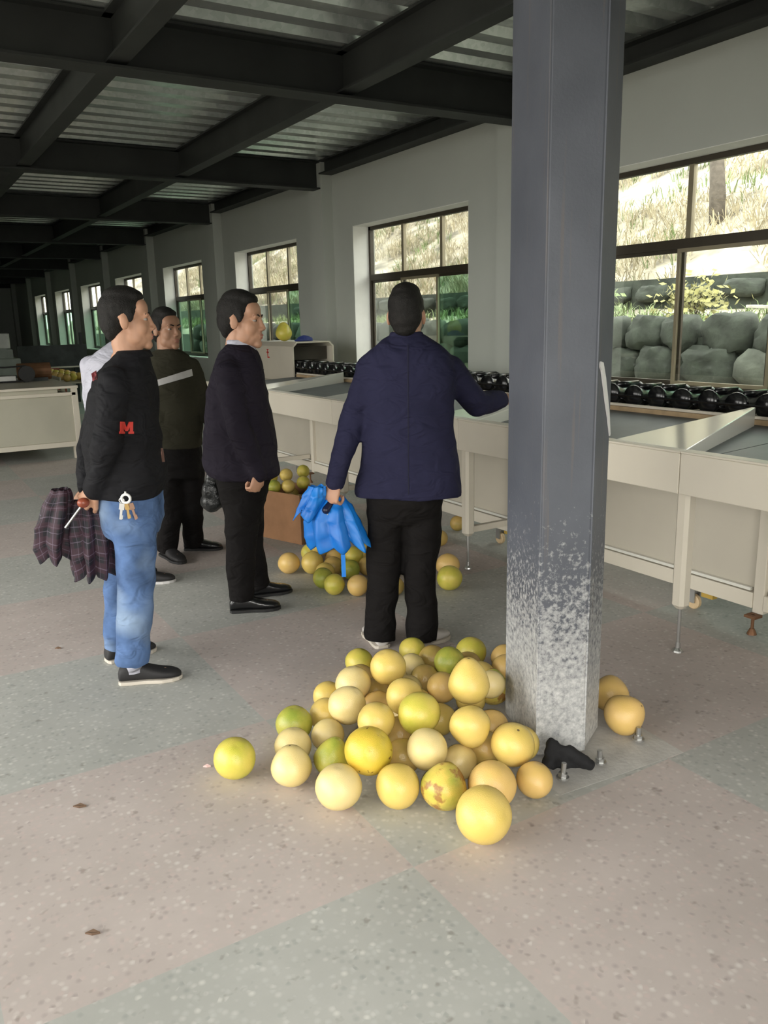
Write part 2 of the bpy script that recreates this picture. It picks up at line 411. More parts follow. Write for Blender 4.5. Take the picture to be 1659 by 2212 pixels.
# straw and weeds: uncountable blades, one mesh each
def tufts(name, mat, n_, xr, yr, hgt, lean, rng):
    m_ = MB()
    for _ in range(n_):
        x = xr[0] + (xr[1]-xr[0])*rng.random()**1.5; y = rng.uniform(*yr)
        if noise.noise(Vector((x*0.5, y*0.5, 7 if mat == 'straw' else 2))) < -0.12: continue
        z = hill_z(x, y)-0.03
        for _b in range(5):
            a = rng.uniform(0, 2*PI); h = hgt*rng.uniform(0.5, 1.25); l = h*lean*rng.uniform(0.3, 1.3); w = rng.uniform(0.006, 0.014)
            dx, dy = math.cos(a), math.sin(a)
            p = Vector((x+dx*0.05, y+dy*0.05, z))
            q = p+Vector((dx*l*0.45, dy*l*0.45, h*0.62)); t = p+Vector((dx*l, dy*l, h*(0.95-0.25*lean)))
            s_ = Vector((-dy, dx, 0))*w
            m_.add([p-s_, p+s_, q-s_*0.7, q+s_*0.7, t], [(0, 1, 3, 2), (2, 3, 4)])
    o = m_.build(name, M[mat], hill); o['kind'] = 'stuff'; return o
rng = random.Random(3)
o = tufts('dry_straw_grass', 'straw', 15000, (11.8, 21), (0, 45), 0.42, 1.1, rng)
o = tufts('green_weeds', 'weed', 5500, (9.3, 19), (0, 45), 0.30, 0.7, rng)
# retaining wall of rough stones
def rock(r, seed, n=16, mth=11):
    m_ = MB().ell((0, 0, 0), (r[0], r[1], r[2]), n, mth)
    for v in m_.v:
        d = v.normalized() if v.length else v
        v += d*(noise.noise(d*1.7+Vector((seed*3.1, 0, 0)))*0.5+noise.noise(d*4.5+Vector((seed*5.7, 2, 0)))*0.28)*min(r)
        for a in range(3): v[a] = max(-r[a]*0.86, min(r[a]*0.86, v[a]))
    return m_
retain = struct(MB().box(8.75, 8.95, -3.5, 42, -0.1, 1.25).build('retaining_wall', M['stone']))
rock_me = []
for s_ in range(7):
    me = rock((0.22, 0.42, 0.26), s_).mesh('stone', True); me.materials.append(M['stone'] if s_ < 5 else M['stone_pale']); rock_me.append(me)
for row in range(4):
    y = 1.0 + rng.random()*0.4
    while y < 26:
        o = bpy.data.objects.new('stone', rng.choice(rock_me)); COL.objects.link(o); o.parent = retain
        sc = rng.uniform(0.75, 1.25)
        o.location = (8.70+0.03*row+rng.uniform(-.05, .05), y, 0.10+row*0.40); o.scale = (1, sc, rng.uniform(0.9, 1.15)); o.rotation_euler = (rng.uniform(-.12, .12), rng.uniform(-.1, .1), rng.uniform(-.1, .1))
        y += 0.72*sc
upper = struct(MB().box(11.45, 11.7, -3, 42, 1.2, 2.12).build('terrace_wall', M['stone']))
for j in range(26):
    o = bpy.data.objects.new('stone', rng.choice(rock_me[:5])); COL.objects.link(o); o.parent = upper
    o.location = (11.42, 2.2+j*0.86, 1.9+rng.uniform(-.05, .05)); o.scale = (0.7, 1.0, 0.62); o.rotation_euler = (rng.uniform(-.1, .1), 0, 0)
# planks lying on the terrace in view of the nearest window
for j, (y, ang, L, lab) in enumerate([(5.6, 0.12, 2.2, 'long grey plank lying on the stones outside the nearest window'), (4.5, -0.75, 1.1, 'short pale plank leaning over the stones outside the nearest window')]):
    m_ = MB(); d = Vector((0.15, math.cos(ang), math.sin(ang)*0.4)).normalized()
    m_.obox((9.3+0.1*j, y, 1.56+0.06*j), d*(L/2), Vector((0.10, 0, 0)), d.cross(Vector((1, 0, 0)))*0.018)
    tag(m_.build('plank', M['plank'], bevel=0.004), lab, 'plank')
# trees on the slope
leafmb = {}
def tree(x, y, h, lean, lab, crown=True):
    z = hill_z(x, y)-0.1
    t = thing('hillside_tree', lab, 'tree', (x, y, z), 'trees on the slope outside')
    base = Vector((x, y, z)); top = base+Vector((lean[0], lean[1], h))
    mid = base.lerp(top, 0.5)+Vector((0.12, -0.1, 0))
    MB().tube([base, base.lerp(mid, .5), mid, top], [0.16, 0.13, 0.11, 0.05], 9).build('trunk', M['bark'], t, smooth=True)
    r = random.Random(int(x*31+y*7))
    for b in range(4):
        f0 = 0.35+0.15*b; s0 = base.lerp(top, f0); a = r.uniform(0, 2*PI); L = r.uniform(0.8, 1.5)
        e = s0+Vector((math.cos(a)*L, math.sin(a)*L, 0.55*L))
        MB().tube([s0, s0.lerp(e, .5)+Vector((0, 0, .1)), e], [0.05, 0.035, 0.015], 6).build('branch', M['bark'], t, smooth=True)
    if crown:
        m_ = MB()
        for _ in range(900):
            c = top+Vector((r.gauss(0, .8), r.gauss(0, .8), r.gauss(-.1, .7)))
            u = Vector((r.uniform(-1, 1), r.uniform(-1, 1), r.uniform(-1, 1))).normalized()*0.08; w = u.orthogonal().normalized()*0.04
            m_.add([c-u, c+w, c+u, c-w], [(0, 1, 2, 3)])
        o = m_.build('foliage', M['leaf'], t); o['kind'] = 'stuff'
tree(13.2, 10.1, 3.6, (-0.2, 0.6), 'dark leaning tree trunk on the slope seen through the nearest window')
tree(15.5, 15.5, 3.0, (0.3, -0.2), 'slender tree higher up the slope behind the leaning trunk')
tree(13.5, 24.0, 3.4, (-0.3, 0.3), 'bushy tree on the slope seen through the middle windows')
tree(13.0, 35.0, 3.6, (0.2, 0.4), 'bushy tree far along the slope behind the far windows')
r5 = random.Random(5)
for j, (x, y, s_, lab) in enumerate([(9.9, 7.9, 0.55, 'yellow-green bush on the stones at the left of the nearest window'), (9.3, 9.2, 0.5, 'low green bush among stones outside the second window'), (9.7, 17.5, 0.7, 'leafy green bush outside the windows behind the suited man')]):
    z = hill_z(x, y)
    t = thing('bush', lab, 'bush', (x, y, z)); m_ = MB(); sm = MB()
    for _ in range(420):
        c = Vector((x+r5.gauss(0, .2)*s_*1.6, y+r5.gauss(0, .3)*s_*1.6, z+s_*0.6+r5.gauss(0, .28)*s_))
        u = Vector((r5.uniform(-1, 1), r5.uniform(-1, 1), r5.uniform(-1, 1))).normalized()*0.06; w = u.orthogonal().normalized()*0.03
        m_.add([c-u, c+w, c+u, c-w], [(0, 1, 2, 3)])
    o = m_.build('foliage', M['weed'] if j else plain('yellow_leaves', (0.21, 0.20, 0.07), 0.7, var=0.4), t); o['kind'] = 'stuff'
    for q in range(5):
        a = q*1.3; sm.tube([(x, y, z-0.05), (x+math.cos(a)*.15*s_, y+math.sin(a)*.2*s_, z+.8*s_)], [.015, .006], 5)
    sm.build('stems', M['bark'], t)

# ================================================================== FOREGROUND STEEL COLUMN
def column_mat():
    mt, nt, b = new_mat('column_paint_with_plaster_dust')
    geo = N(nt, 'ShaderNodeNewGeometry'); pos = geo.outputs['Position']
    base = ramp(nt, [(0.3, (0.064, 0.070, 0.086)), (0.7, (0.088, 0.095, 0.114))])
    nz = N(nt, 'ShaderNodeTexNoise'); nz.inputs['Scale'].default_value = 4; nz.inputs['Detail'].default_value = 5; nt.links.new(pos, nz.inputs['Vector']); nt.links.new(nz.outputs['Fac'], base.inputs['Fac'])
    # vertical scuffs
    mp = N(nt, 'ShaderNodeMapping'); mp.inputs['Scale'].default_value = (60, 60, 1.5); nt.links.new(pos, mp.inputs['Vector'])
    ns = N(nt, 'ShaderNodeTexNoise'); ns.inputs['Scale'].default_value = 1; ns.inputs['Detail'].default_value = 2; nt.links.new(mp.outputs[0], ns.inputs['Vector'])
    rs = ramp(nt, [(0.62, (0, 0, 0)), (0.72, (0.5, 0.5, 0.5))]); nt.links.new(ns.outputs['Fac'], rs.inputs['Fac'])
    m0 = N(nt, 'ShaderNodeMix', data_type='RGBA'); m0.inputs[7].default_value = (0.12, 0.10, 0.09, 1)
    nt.links.new(rs.outputs['Color'], m0.inputs[0]); nt.links.new(base.outputs['Color'], m0.inputs[6])
    # lime plaster spatter that gets denser towards the foot of the column
    sep = N(nt, 'ShaderNodeSeparateXYZ'); nt.links.new(pos, sep.inputs[0])
    mr = N(nt, 'ShaderNodeMapRange'); mr.inputs['From Min'].default_value = 1.15; mr.inputs['From Max'].default_value = 0.05; mr.inputs['To Min'].default_value = -0.30; mr.inputs['To Max'].default_value = 0.34
    nt.links.new(sep.outputs['Z'], mr.inputs['Value'])
    n2 = N(nt, 'ShaderNodeTexNoise'); n2.inputs['Scale'].default_value = 55; n2.inputs['Detail'].default_value = 4; n2.inputs['Roughness'].default_value = 0.7; nt.links.new(pos, n2.inputs['Vector'])
    ad = N(nt, 'ShaderNodeMath', operation='ADD'); nt.links.new(n2.outputs['Fac'], ad.inputs[0]); nt.links.new(mr.outputs[0], ad.inputs[1])
    rd = ramp(nt, [(0.47, (0, 0, 0)), (0.60, (0.35, 0.35, 0.35)), (0.98, (0.95, 0.95, 0.95))]); nt.links.new(ad.outputs[0], rd.inputs['Fac'])
    m1 = N(nt, 'ShaderNodeMix', data_type='RGBA'); m1.inputs[7].default_value = (0.62, 0.62, 0.60, 1)
    nt.links.new(rd.outputs['Color'], m1.inputs[0]); nt.links.new(m0.outputs[2], m1.inputs[6])
    nt.links.new(m1.outputs[2], b.inputs['Base Color']); b.inputs['Roughness'].default_value = 0.55
    bp = N(nt, 'ShaderNodeBump'); bp.inputs['Strength'].default_value = 0.2; bp.inputs['Distance'].default_value = 0.004
    nt.links.new(n2.outputs['Fac'], bp.inputs['Height']); nt.links.new(bp.outputs['Normal'], b.inputs['Normal'])
    return mt
M['column'] = column_mat()
M['galv'] = plain('galvanised_bolt', (0.55, 0.55, 0.54), 0.35, metal=0.9, var=0.1)
M['grout'] = plain('grout', (0.50, 0.485, 0.455), 0.9, var=0.12, scale=12, bump=0.1)
col = thing('steel_column', 'tall grey-painted steel column with white plaster spatter at its foot', 'column', (2.03, 2.19, 0))
hexa = [(1.945, 2.335), (1.83, 2.02), (1.99, 1.95), (2.165, 2.05), (2.25, 2.34), (2.06, 2.42)]
MB().prism(hexa, 0.012, 3.50).build('shaft', M['column'], col, bevel=0.006)
for (p, q) in ((hexa[1], hexa[0]), (hexa[2], hexa[3])):
    # welded edge strips along the two front corners
    d = (Vector((*q, 0))-Vector((*p, 0))).normalized(); nrm = Vector((d.y, -d.x, 0))
    c = Vector((*p, 0))+d*0.008
    MB().obox(c+Vector((0, 0, 1.75)), d*0.007, nrm*0.004, Vector((0, 0, 1.735))).build('weld_strip', M['column'], col, bevel=0.002)
MB().prism([(1.74, 1.80), (2.30, 1.76), (2.36, 2.46), (1.80, 2.50)], 0.0002, 0.0008).build('base_plate', M['grout'], col)
UPV = Vector((0, 0, 1))
M['plaster'] = plain('plaster_smear', (0.62, 0.61, 0.60), 0.9, var=0.15)
def bolt(x, y, ang=0.0, h=0.05):
    b = MB().tube([(x, y, 0.012), (x+ang*h, y, 0.012+h)], 0.009, 10).tube([(x, y, 0.012), (x, y, 0.018)], 0.022, 14).tube([(x, y, 0.018), (x+ang*.014, y, 0.032)], 0.016, 6)
    return b.build('anchor_bolt', M['galv'], col)
bolt(1.805, 1.86, 0.1, 0.055); bolt(1.985, 1.862, -0.1, 0.05); bolt(2.22, 1.90); bolt(1.84, 2.46)
# a flake of loose plaster and tape on the right edge of the column
C_, D2_ = Vector((*hexa[2], 0)), Vector((*hexa[3], 0)); e_ = (D2_-C_); L_ = e_.length; e_.normalize(); nn_ = Vector((e_.y, -e_.x, 0))
fl_ = MB(); rg = []
for s_, z, w in ((.12, 1.395, .012), (.26, 1.385, .020), (.45, 1.33, .024), (.62, 1.27, .022), (.80, 1.21, .016), (.95, 1.14, .006)):
    c_ = C_+e_*L_*s_+UPV*z
    rg.append([c_+e_*w*.5+UPV*w*.6+nn_*.001, c_+e_*w*.5+UPV*w*.6+nn_*.006, c_-e_*w*.5-UPV*w*.6+nn_*.006, c_-e_*w*.5-UPV*w*.6+nn_*.001])
fl_.loft(rg); fl_.build('plaster_flake', M['plaster'], col)

# black rag at the foot of the column
M['black_cloth'] = plain('black_cloth', (0.008, 0.008, 0.009), 0.9, var=0.3, bump=0.3, bscale=40)
rag = MB(); c0 = onz(1222, 1652, 0.02)
rag_pts = [(-.055, 0, .028), (-.05, .005, .075), (-.02, 0, .030), (.012, -.01, .055), (.045, -.015, .03), (.075, -.02, .012)]
cr_ = right.copy(); cr_.z = 0; cr_.normalize(); cf_ = Vector((-cr_.y, cr_.x, 0))
PTS = [c0+cr_*a+cf_*b+Vector((0, 0, z)) for a, b, z in rag_pts]
for a, b in zip(PTS[:-1], PTS[1:]): rag.tube([a, b], [.024, .022], 10, ends=True)
rag.tube([PTS[1], PTS[3]], [.014, .016], 8, ends=True)
for a in (-.05, -.01, .03, .06): rag.ell(c0+cr_*a+Vector((0, 0, .012)), (.035, .03, .022), 12, 8)
me = remesh(rag, 'black_rag', 0.006, 3, lambda p: 0.006*noise.noise(p*45))
tag(link('black_rag', me, M['black_cloth']), 'crumpled black rag lying at the foot of the steel column', 'rag')

# small scraps lying on the floor
M['scrap'] = plain('dry_leaf_scrap', (0.13, 0.08, 0.05), 0.9, var=0.3); M['peel'] = plain('pink_peel', (0.62, 0.44, 0.42), 0.8, var=0.2)
for px, py, L, mt_, lab in ((172, 1741, .045, 'scrap', 'dry brown leaf scrap on the floor left of the lone pomelo'), (200, 2015, .04, 'scrap', 'dark leaf scrap on the floor at the lower left'), (447, 1655, .028, 'peel', 'small pink peel scrap beside the lone pomelo'), (125, 1400, .03, 'scrap', 'tiny dark scrap on the floor left of the jeans-wearer')):
    c = onz(px, py, 0.004); m_ = MB(); d = cr_; e = cf_
    m_.add([c-d*L/2+UPV*.001, c-e*L*.16+UPV*.004, c+d*L/2+UPV*.003, c+e*L*.2+UPV*.006, c-d*L/2-UPV*.003, c-e*L*.16-UPV*.003, c+d*L/2-UPV*.003, c+e*L*.2-UPV*.003], [(0, 1, 2, 3), (4, 7, 6, 5), (0, 4, 5, 1), (1, 5, 6, 2), (2, 6, 7, 3), (3, 7, 4, 0)])
    tag(m_.build('leaf_scrap' if mt_ == 'scrap' else 'peel_scrap', M[mt_]), lab, 'scrap')
# ================================================================== FRUIT SORTING TABLE AND ROLLER CONVEYOR
M['cream'] = plain('cream_machine_paint', (0.66, 0.61, 0.51), 0.35, var=0.04, scale=2, spec=0.5)
M['cream_dull'] = plain('cream_body_panel', (0.52, 0.48, 0.395), 0.45, var=0.08, scale=1.5)
M['white_gloss'] = plain('glossy_cream_white_divider', (0.74, 0.73, 0.66), 0.12, var=0.03, scale=2, spec=0.8)
M['rubber'] = plain('dark_grey_rubber', (0.10, 0.11, 0.115), 0.5, var=0.12, scale=6)
M['black_plastic'] = plain('glossy_black_plastic', (0.006, 0.006, 0.007), 0.22, var=0.2, spec=0.6)
M['wood_edge'] = plain('brown_edge_board', (0.42, 0.30, 0.17), 0.6, var=0.2, scale=14)
M['caster'] = plain('orange_cream_caster', (0.62, 0.46, 0.27), 0.5, var=0.1)
M['brass'] = plain('yellow_bracket', (0.50, 0.33, 0.06), 0.5, var=0.2)
M['rust'] = plain('rusty_bolt', (0.20, 0.10, 0.05), 0.6, metal=0.5, var=0.3)
M['red'] = plain('red_print', (0.55, 0.04, 0.03), 0.6, var=0.05)
LEGY = [0.76, 2.39, 4.02, 5.65, 7.28]
table = thing('sorting_table', 'long cream steel sorting table with tilted bins beside the roller conveyor', 'table', (3.4, 4.6, 0))
TY0, TY1 = 0.2, 8.45
ed = [TY0]+[y-0.03 for y in LEGY]+[TY1]
for a, b in zip(ed[:-1], ed[1:]):
    if b-a < 0.1: continue
    p = MB().box(2.93, 2.965, a+0.002, b-0.002, 0.775, 0.955).build('apron_panel', M['cream'], table, bevel=0.004)
    MB().box(2.928, 3.00, a+0.002, b-0.002, 0.955, 0.966).build('top_lip', M['cream'], p, bevel=0.003)
    MB().prism([(2.967, a+.004, .885, .915), (3.97, a+.004, .93, .958), (3.97, b-.004, .93, .958), (2.967, b-.004, .885, .915)], 0, 0).build('bin_bed', M['rubber'], table)
MB().box(3.975, 4.0, TY0, TY1, 0.90, 0.985).build('back_board', M['wood_edge'], table, bevel=0.003)
for y in (0.75, 2.36, 3.84, 5.42, 6.92):
    d = MB()
    fr, fl, ap = (2.972, y), (2.972, y+0.42), (3.94, y+0.36)
    d.prism([(fr[0], fr[1], .905, .968), (ap[0], ap[1]-.012, .95, 1.055), (ap[0], ap[1]+.012, .95, 1.055), (fl[0], fl[1], .905, .968)], 0, 0)
    d.build('divider', M['white_gloss'], table, bevel=0.004)
for y in LEGY:
    lg = MB(); x = 3.03; s = 0.034
    rings = []
    for z, q in ((0.775, s), (0.235, s), (0.215, s*0.5)):
        rings.append([Vector((x+a*q, y+b*q, z)) for a, b in ((-1, -.55), (-.55, -1), (.55, -1), (1, -.55), (1, .55), (.55, 1), (-.55, 1), (-1, .55))])
    lg.loft(rings)
    o = lg.build('leg', M['cream'], table)
    MB().tube([(x, y, 0.22), (x, y, 0.02)], 0.008, 10).lathe([(0.002, 0.0), (0.026, 0.0), (0.024, 0.008), (0.012, 0.02), (0.011, 0.045), (0.002, 0.046)], 14, (x, y, 0)).build('levelling_foot', M['galv'], o)
    if y > 3: MB().box(3.06, 3.53, y-0.018, y+0.018, 0.235, 0.275).build('brace', M['cream'], table, bevel=0.003)
    MB().box(3.0, 3.98, y-0.022, y+0.022, 0.80, 0.865).build('bed_bearer', M['cream'], table)

conv = thing('roller_conveyor', 'cream conveyor cabinet carrying a row of black fruit rollers under the windows', 'conveyor', (4.15, 5.0, 0))
pe = [0.2, 2.33, 3.96, 5.59, 7.22, 9.6]
for a, b in zip(pe[:-1], pe[1:]):
    MB().box(3.56, 3.58, a+0.03, b-0.03, 0.20, 0.86).build('body_panel', M['cream_dull'], conv, bevel=0.003)
    MB().box(3.525, 3.59, a+0.03, b-0.03, 0.12, 0.20).build('bottom_rail', M['cream'], conv, bevel=0.004)
    MB().box(3.535, 3.555, a+0.05, b-0.05, 0.205, 0.22).build('sliding_track', M['white_gloss'], conv)
for y in pe:
    MB().box(3.53, 3.59, y-0.029, y+0.029, 0.10, 0.86).build('post', M['cream'], conv, bevel=0.004)
    MB().box(4.46, 4.52, y-0.029, y+0.029, 0.10, 0.86).build('post', M['cream'], conv, bevel=0.004)
    for x in (3.50, 4.49):
        f_ = MB().tube([(x, y, 0.10), (x, y, 0.02)], 0.008, 8).lathe([(0.002, 0.0), (0.024, 0.0), (0.02, 0.012), (0.011, 0.03), (0.002, 0.031)], 12, (x, y, 0)).box(x-.03, x+.03, y-.03, y+.03, .088, .10)
        f_.build('levelling_foot', M['rust'], conv)
for y in (2.73, 4.36, 5.99, 7.62):
    c = MB()
    ring = [[Vector((3.57+dx, y+math.cos(2*PI*k/18)*r, 0.042+math.sin(2*PI*k/18)*r)) for k in range(18)] for dx, r in ((-.014, .018), (-.014, .036), (-.010, .041), (.010, .041), (.014, .036), (.014, .018))]
    c.loft(ring); cs = c.build('caster_wheel', M['caster'], conv, smooth=False)
    MB().box(3.545, 3.552, y-.02, y+.02, .04, .115).box(3.588, 3.595, y-.02, y+.02, .04, .115).box(3.545, 3.595, y-.03, y+.03, .112, .12).build('caster_fork', M['galv'], cs)
    MB().prism([(3.56, y-.12), (3.60, y-.12), (3.60, y-.05), (3.56, y-.05)], .085, .119).build('bracket', M['brass'], conv)
MB().box(3.57, 4.52, 0.2, 9.6, 0.86, 0.90).build('deck_plate', M['cream'], conv)
for x in (4.005, 4.31): MB().box(x, x+0.02, 0.2, 8.5, 0.90, 1.0).build('side_rail', M['cream'], conv, bevel=0.003)
# black hourglass rollers, one part each
prof = [(-.135, .0), (-.135, .055), (-.118, .060), (-.10, .056), (-.06, .043), (0, .037), (.06, .043), (.10, .056), (.118, .060), (.135, .055), (.135, .0)]
rm = MB(); n = 16
rm.loft([[Vector((x, max(r, .001)*math.cos(2*PI*k/n), max(r, .001)*math.sin(2*PI*k/n))) for k in range(n)] for x, r in prof])
for k in range(4):   # paddle ribs that lift and space the fruit
    a = k*PI/2+.4; c_, s_ = math.cos(a), math.sin(a)
    rm.obox((0, c_*.045, s_*.045), (.10, 0, 0), (0, c_*.022, s_*.022), (0, -s_*.006, c_*.006))
for v in rm.v: v.y *= 1.2; v.z *= 1.12
rme = rm.mesh('roller', True); rme.materials.append(M['black_plastic'])
y = 1.05; k = 0
while y < 9.3:
    o = bpy.data.objects.new('roller', rme); COL.objects.link(o); o.parent = conv; o.matrix_parent_inverse = parent_world(conv).inverted()
    o.location = (4.165, y, 1.05); o.rotation_euler = (k*PI/2, 0, 0); k += 1; y += 0.185
MB().tube([(4.02, 1.0, 1.05), (4.02, 8.5, 1.05)], .008, 6).tube([(4.31, 1.0, 1.05), (4.31, 8.5, 1.05)], .008, 6).build('drive_chain', M['black_plastic'], conv)
# hood over the far end of the conveyor, open towards the rollers
hx0, hx1, hy0, hy1, hz0, hz1, ch = 3.98, 4.50, 8.52, 9.62, 0.90, 1.335, 0.05
outer = [(hx0, hz0), (hx0, hz1-ch), (hx0+ch, hz1), (hx1-ch, hz1), (hx1, hz1-ch), (hx1, hz0)]
inner = [(hx0+.015, hz0), (hx0+.015, hz1-ch-.01), (hx0+ch+.01, hz1-.015), (hx1-ch-.01, hz1-.015), (hx1-.015, hz1-ch-.01), (hx1-.015, hz0)]
hm = MB(); no = 6
vs = [Vector((x, y, z)) for y in (hy0, hy1) for (x, z) in outer] + [Vector((x, y, z)) for y in (hy0, hy1-.015) for (x, z) in inner]
fs = [(i, i+1, no+i+1, no+i) for i in range(5)] + [(2*no+i, 3*no+i, 3*no+i+1, 2*no+i+1) for i in range(5)]
fs += [(i, 2*no+i, 2*no+i+1, i+1) for i in range(5)] + [tuple(range(no, 2*no)), tuple(range(3*no, 4*no))]
hm.add(vs, fs); hood = hm.build('hood', M['cream_dull'], conv)
MB().prism([(hx0+.02, hy0+.14), (hx1-.02, hy0+.14), (hx1-.02, hy0+.15), (hx0+.02, hy0+.15)], 1.13, hz1-.06).build('inner_shade_sheet', plain('hood_shade_brown', (0.045, 0.038, 0.028), 0.8), hood)  # dark sheet standing in for the shade inside the hood
# the small red printed mark on the hood side
mk = MB(); x = hx0-0.002; yc, zc = 9.22, 1.19
mk.box(x, x+.0015, yc-.008, yc+.008, zc-.045, zc+.055).box(x, x+.0015, yc-.035, yc+.03, zc+.012, zc+.028).box(x, x+.0015, yc-.05, yc+.0, zc-.045, zc-.030).box(x, x+.0015, yc-.03, yc+.02, zc+.045, zc+.058)
mk.build('red_mark', M['red'], hood)
# blue cloth cap lying on the hood
M['blue_cloth'] = plain('blue_cloth', (0.015, 0.03, 0.16), 0.8, var=0.2)
cp = MB().ell((4.27, 8.80, 1.345), (.10, .085, .055), 18, 10).ell((4.21, 8.76, 1.345), (.09, .07, .018), 18, 8)
me = remesh(cp, 'cloth_hat', .008, 3, lambda p: .006*noise.noise(p*30))
for v in me.vertices: v.co.z = max(v.co.z, hz1+.001)
tag(link('cloth_hat', me, M['blue_cloth']), 'small blue cloth hat lying on the conveyor hood', 'hat')

# ================================================================== CARTON OF POMELOS
M['carton'] = plain('brown_cardboard', (0.30, 0.155, 0.075), 0.85, var=0.2, scale=5, bump=0.1)
A = onz(566, 1160); Bp = onz(652, 1178); A.z = Bp.z = 0
ux = (Bp-A); W_ = ux.length; ux.normalize(); uy = Vector((-ux.y, ux.x, 0)); D_ = 0.33; H_ = 0.36; t = 0.008
if uy.dot(Vector((1, 1, 0))) < 0: uy = -uy
bx = thing('carton', 'brown cardboard carton heaped with pomelos behind the suited man', 'box', A+ux*W_/2+uy*D_/2)
cc = A+ux*W_/2+uy*D_/2
def wallp(c, u, v, hgt, name): MB().obox(c+Vector((0, 0, hgt/2+.002)), u, v, Vector((0, 0, hgt/2))).build(name, M['carton'], bx, bevel=.002)
wallp(cc-uy*(D_/2-t/2), ux*W_/2, uy*t/2, H_, 'side_wall'); wallp(cc+uy*(D_/2-t/2), ux*W_/2, uy*t/2, H_, 'side_wall')
wallp(cc-ux*(W_/2-t/2), ux*t/2, uy*(D_/2-t), H_, 'end_wall'); wallp(cc+ux*(W_/2-t/2), ux*t/2, uy*(D_/2-t), H_, 'end_wall')
MB().obox(cc+Vector((0, 0, .006)), ux*(W_/2-t), uy*(D_/2-t), Vector((0, 0, .004))).build('bottom', M['carton'], bx)
for s_, u in ((1, ux), (-1, ux)):
    e = cc+u*s_*(W_/2+.004)+Vector((0, 0, H_)); dr = (u*s_*0.35-Vector((0, 0, 1))).normalized()
    MB().obox(e+dr*.07, dr*.07, uy*(D_/2-.01), dr.cross(uy)*.003).build('flap', M['carton'], bx)
CARTON = (cc, ux, uy, W_, D_, H_)
# ================================================================== POMELOS
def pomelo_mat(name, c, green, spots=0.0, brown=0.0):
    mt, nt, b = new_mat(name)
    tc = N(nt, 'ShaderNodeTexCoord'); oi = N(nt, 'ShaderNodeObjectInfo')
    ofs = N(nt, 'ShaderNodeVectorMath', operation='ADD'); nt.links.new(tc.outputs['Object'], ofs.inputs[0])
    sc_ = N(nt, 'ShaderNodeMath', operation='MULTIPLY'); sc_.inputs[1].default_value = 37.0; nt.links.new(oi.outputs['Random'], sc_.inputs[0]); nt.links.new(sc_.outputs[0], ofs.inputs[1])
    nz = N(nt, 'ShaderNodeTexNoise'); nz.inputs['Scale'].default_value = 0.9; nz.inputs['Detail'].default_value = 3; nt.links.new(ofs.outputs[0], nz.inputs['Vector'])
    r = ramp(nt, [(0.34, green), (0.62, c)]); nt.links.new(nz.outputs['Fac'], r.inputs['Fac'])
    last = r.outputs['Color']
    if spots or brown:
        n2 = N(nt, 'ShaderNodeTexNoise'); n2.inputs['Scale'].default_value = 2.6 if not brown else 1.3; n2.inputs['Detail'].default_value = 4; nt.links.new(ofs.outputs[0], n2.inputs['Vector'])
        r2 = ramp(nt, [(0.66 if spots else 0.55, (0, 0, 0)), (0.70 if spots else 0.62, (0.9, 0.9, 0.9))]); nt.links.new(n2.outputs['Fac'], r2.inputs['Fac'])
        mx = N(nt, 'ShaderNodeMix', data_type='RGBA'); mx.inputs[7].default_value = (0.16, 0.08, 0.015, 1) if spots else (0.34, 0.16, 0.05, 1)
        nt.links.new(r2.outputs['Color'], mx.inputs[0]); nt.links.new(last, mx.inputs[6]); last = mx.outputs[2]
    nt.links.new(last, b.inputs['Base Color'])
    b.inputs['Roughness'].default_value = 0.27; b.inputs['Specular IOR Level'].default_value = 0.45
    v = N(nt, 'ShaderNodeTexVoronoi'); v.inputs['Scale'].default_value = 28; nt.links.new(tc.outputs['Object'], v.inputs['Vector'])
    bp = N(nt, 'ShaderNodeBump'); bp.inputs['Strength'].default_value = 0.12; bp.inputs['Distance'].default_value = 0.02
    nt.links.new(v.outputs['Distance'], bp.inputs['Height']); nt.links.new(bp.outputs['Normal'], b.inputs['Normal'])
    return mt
PM = {
    'pale': pomelo_mat('pomelo_pale_yellow', (0.77, 0.62, 0.29), (0.74, 0.59, 0.25)),
    'yellow': pomelo_mat('pomelo_yellow', (0.75, 0.55, 0.16), (0.70, 0.52, 0.13)),
    'lime': pomelo_mat('pomelo_yellow_green', (0.67, 0.55, 0.11), (0.53, 0.50, 0.07)),
    'green': pomelo_mat('pomelo_green', (0.50, 0.46, 0.08), (0.29, 0.35, 0.05)),
    'orange': pomelo_mat('pomelo_orange_yellow', (0.75, 0.50, 0.18), (0.71, 0.48, 0.15)),
    'spotted': pomelo_mat('pomelo_spotted', (0.74, 0.52, 0.07), (0.60, 0.46, 0.05), spots=1),
    'bruised': pomelo_mat('pomelo_bruised', (0.76, 0.56, 0.12), (0.42, 0.44, 0.07), brown=1),
    'dull': pomelo_mat('pomelo_dull_brownish', (0.55, 0.37, 0.12), (0.42, 0.31, 0.08)),
}
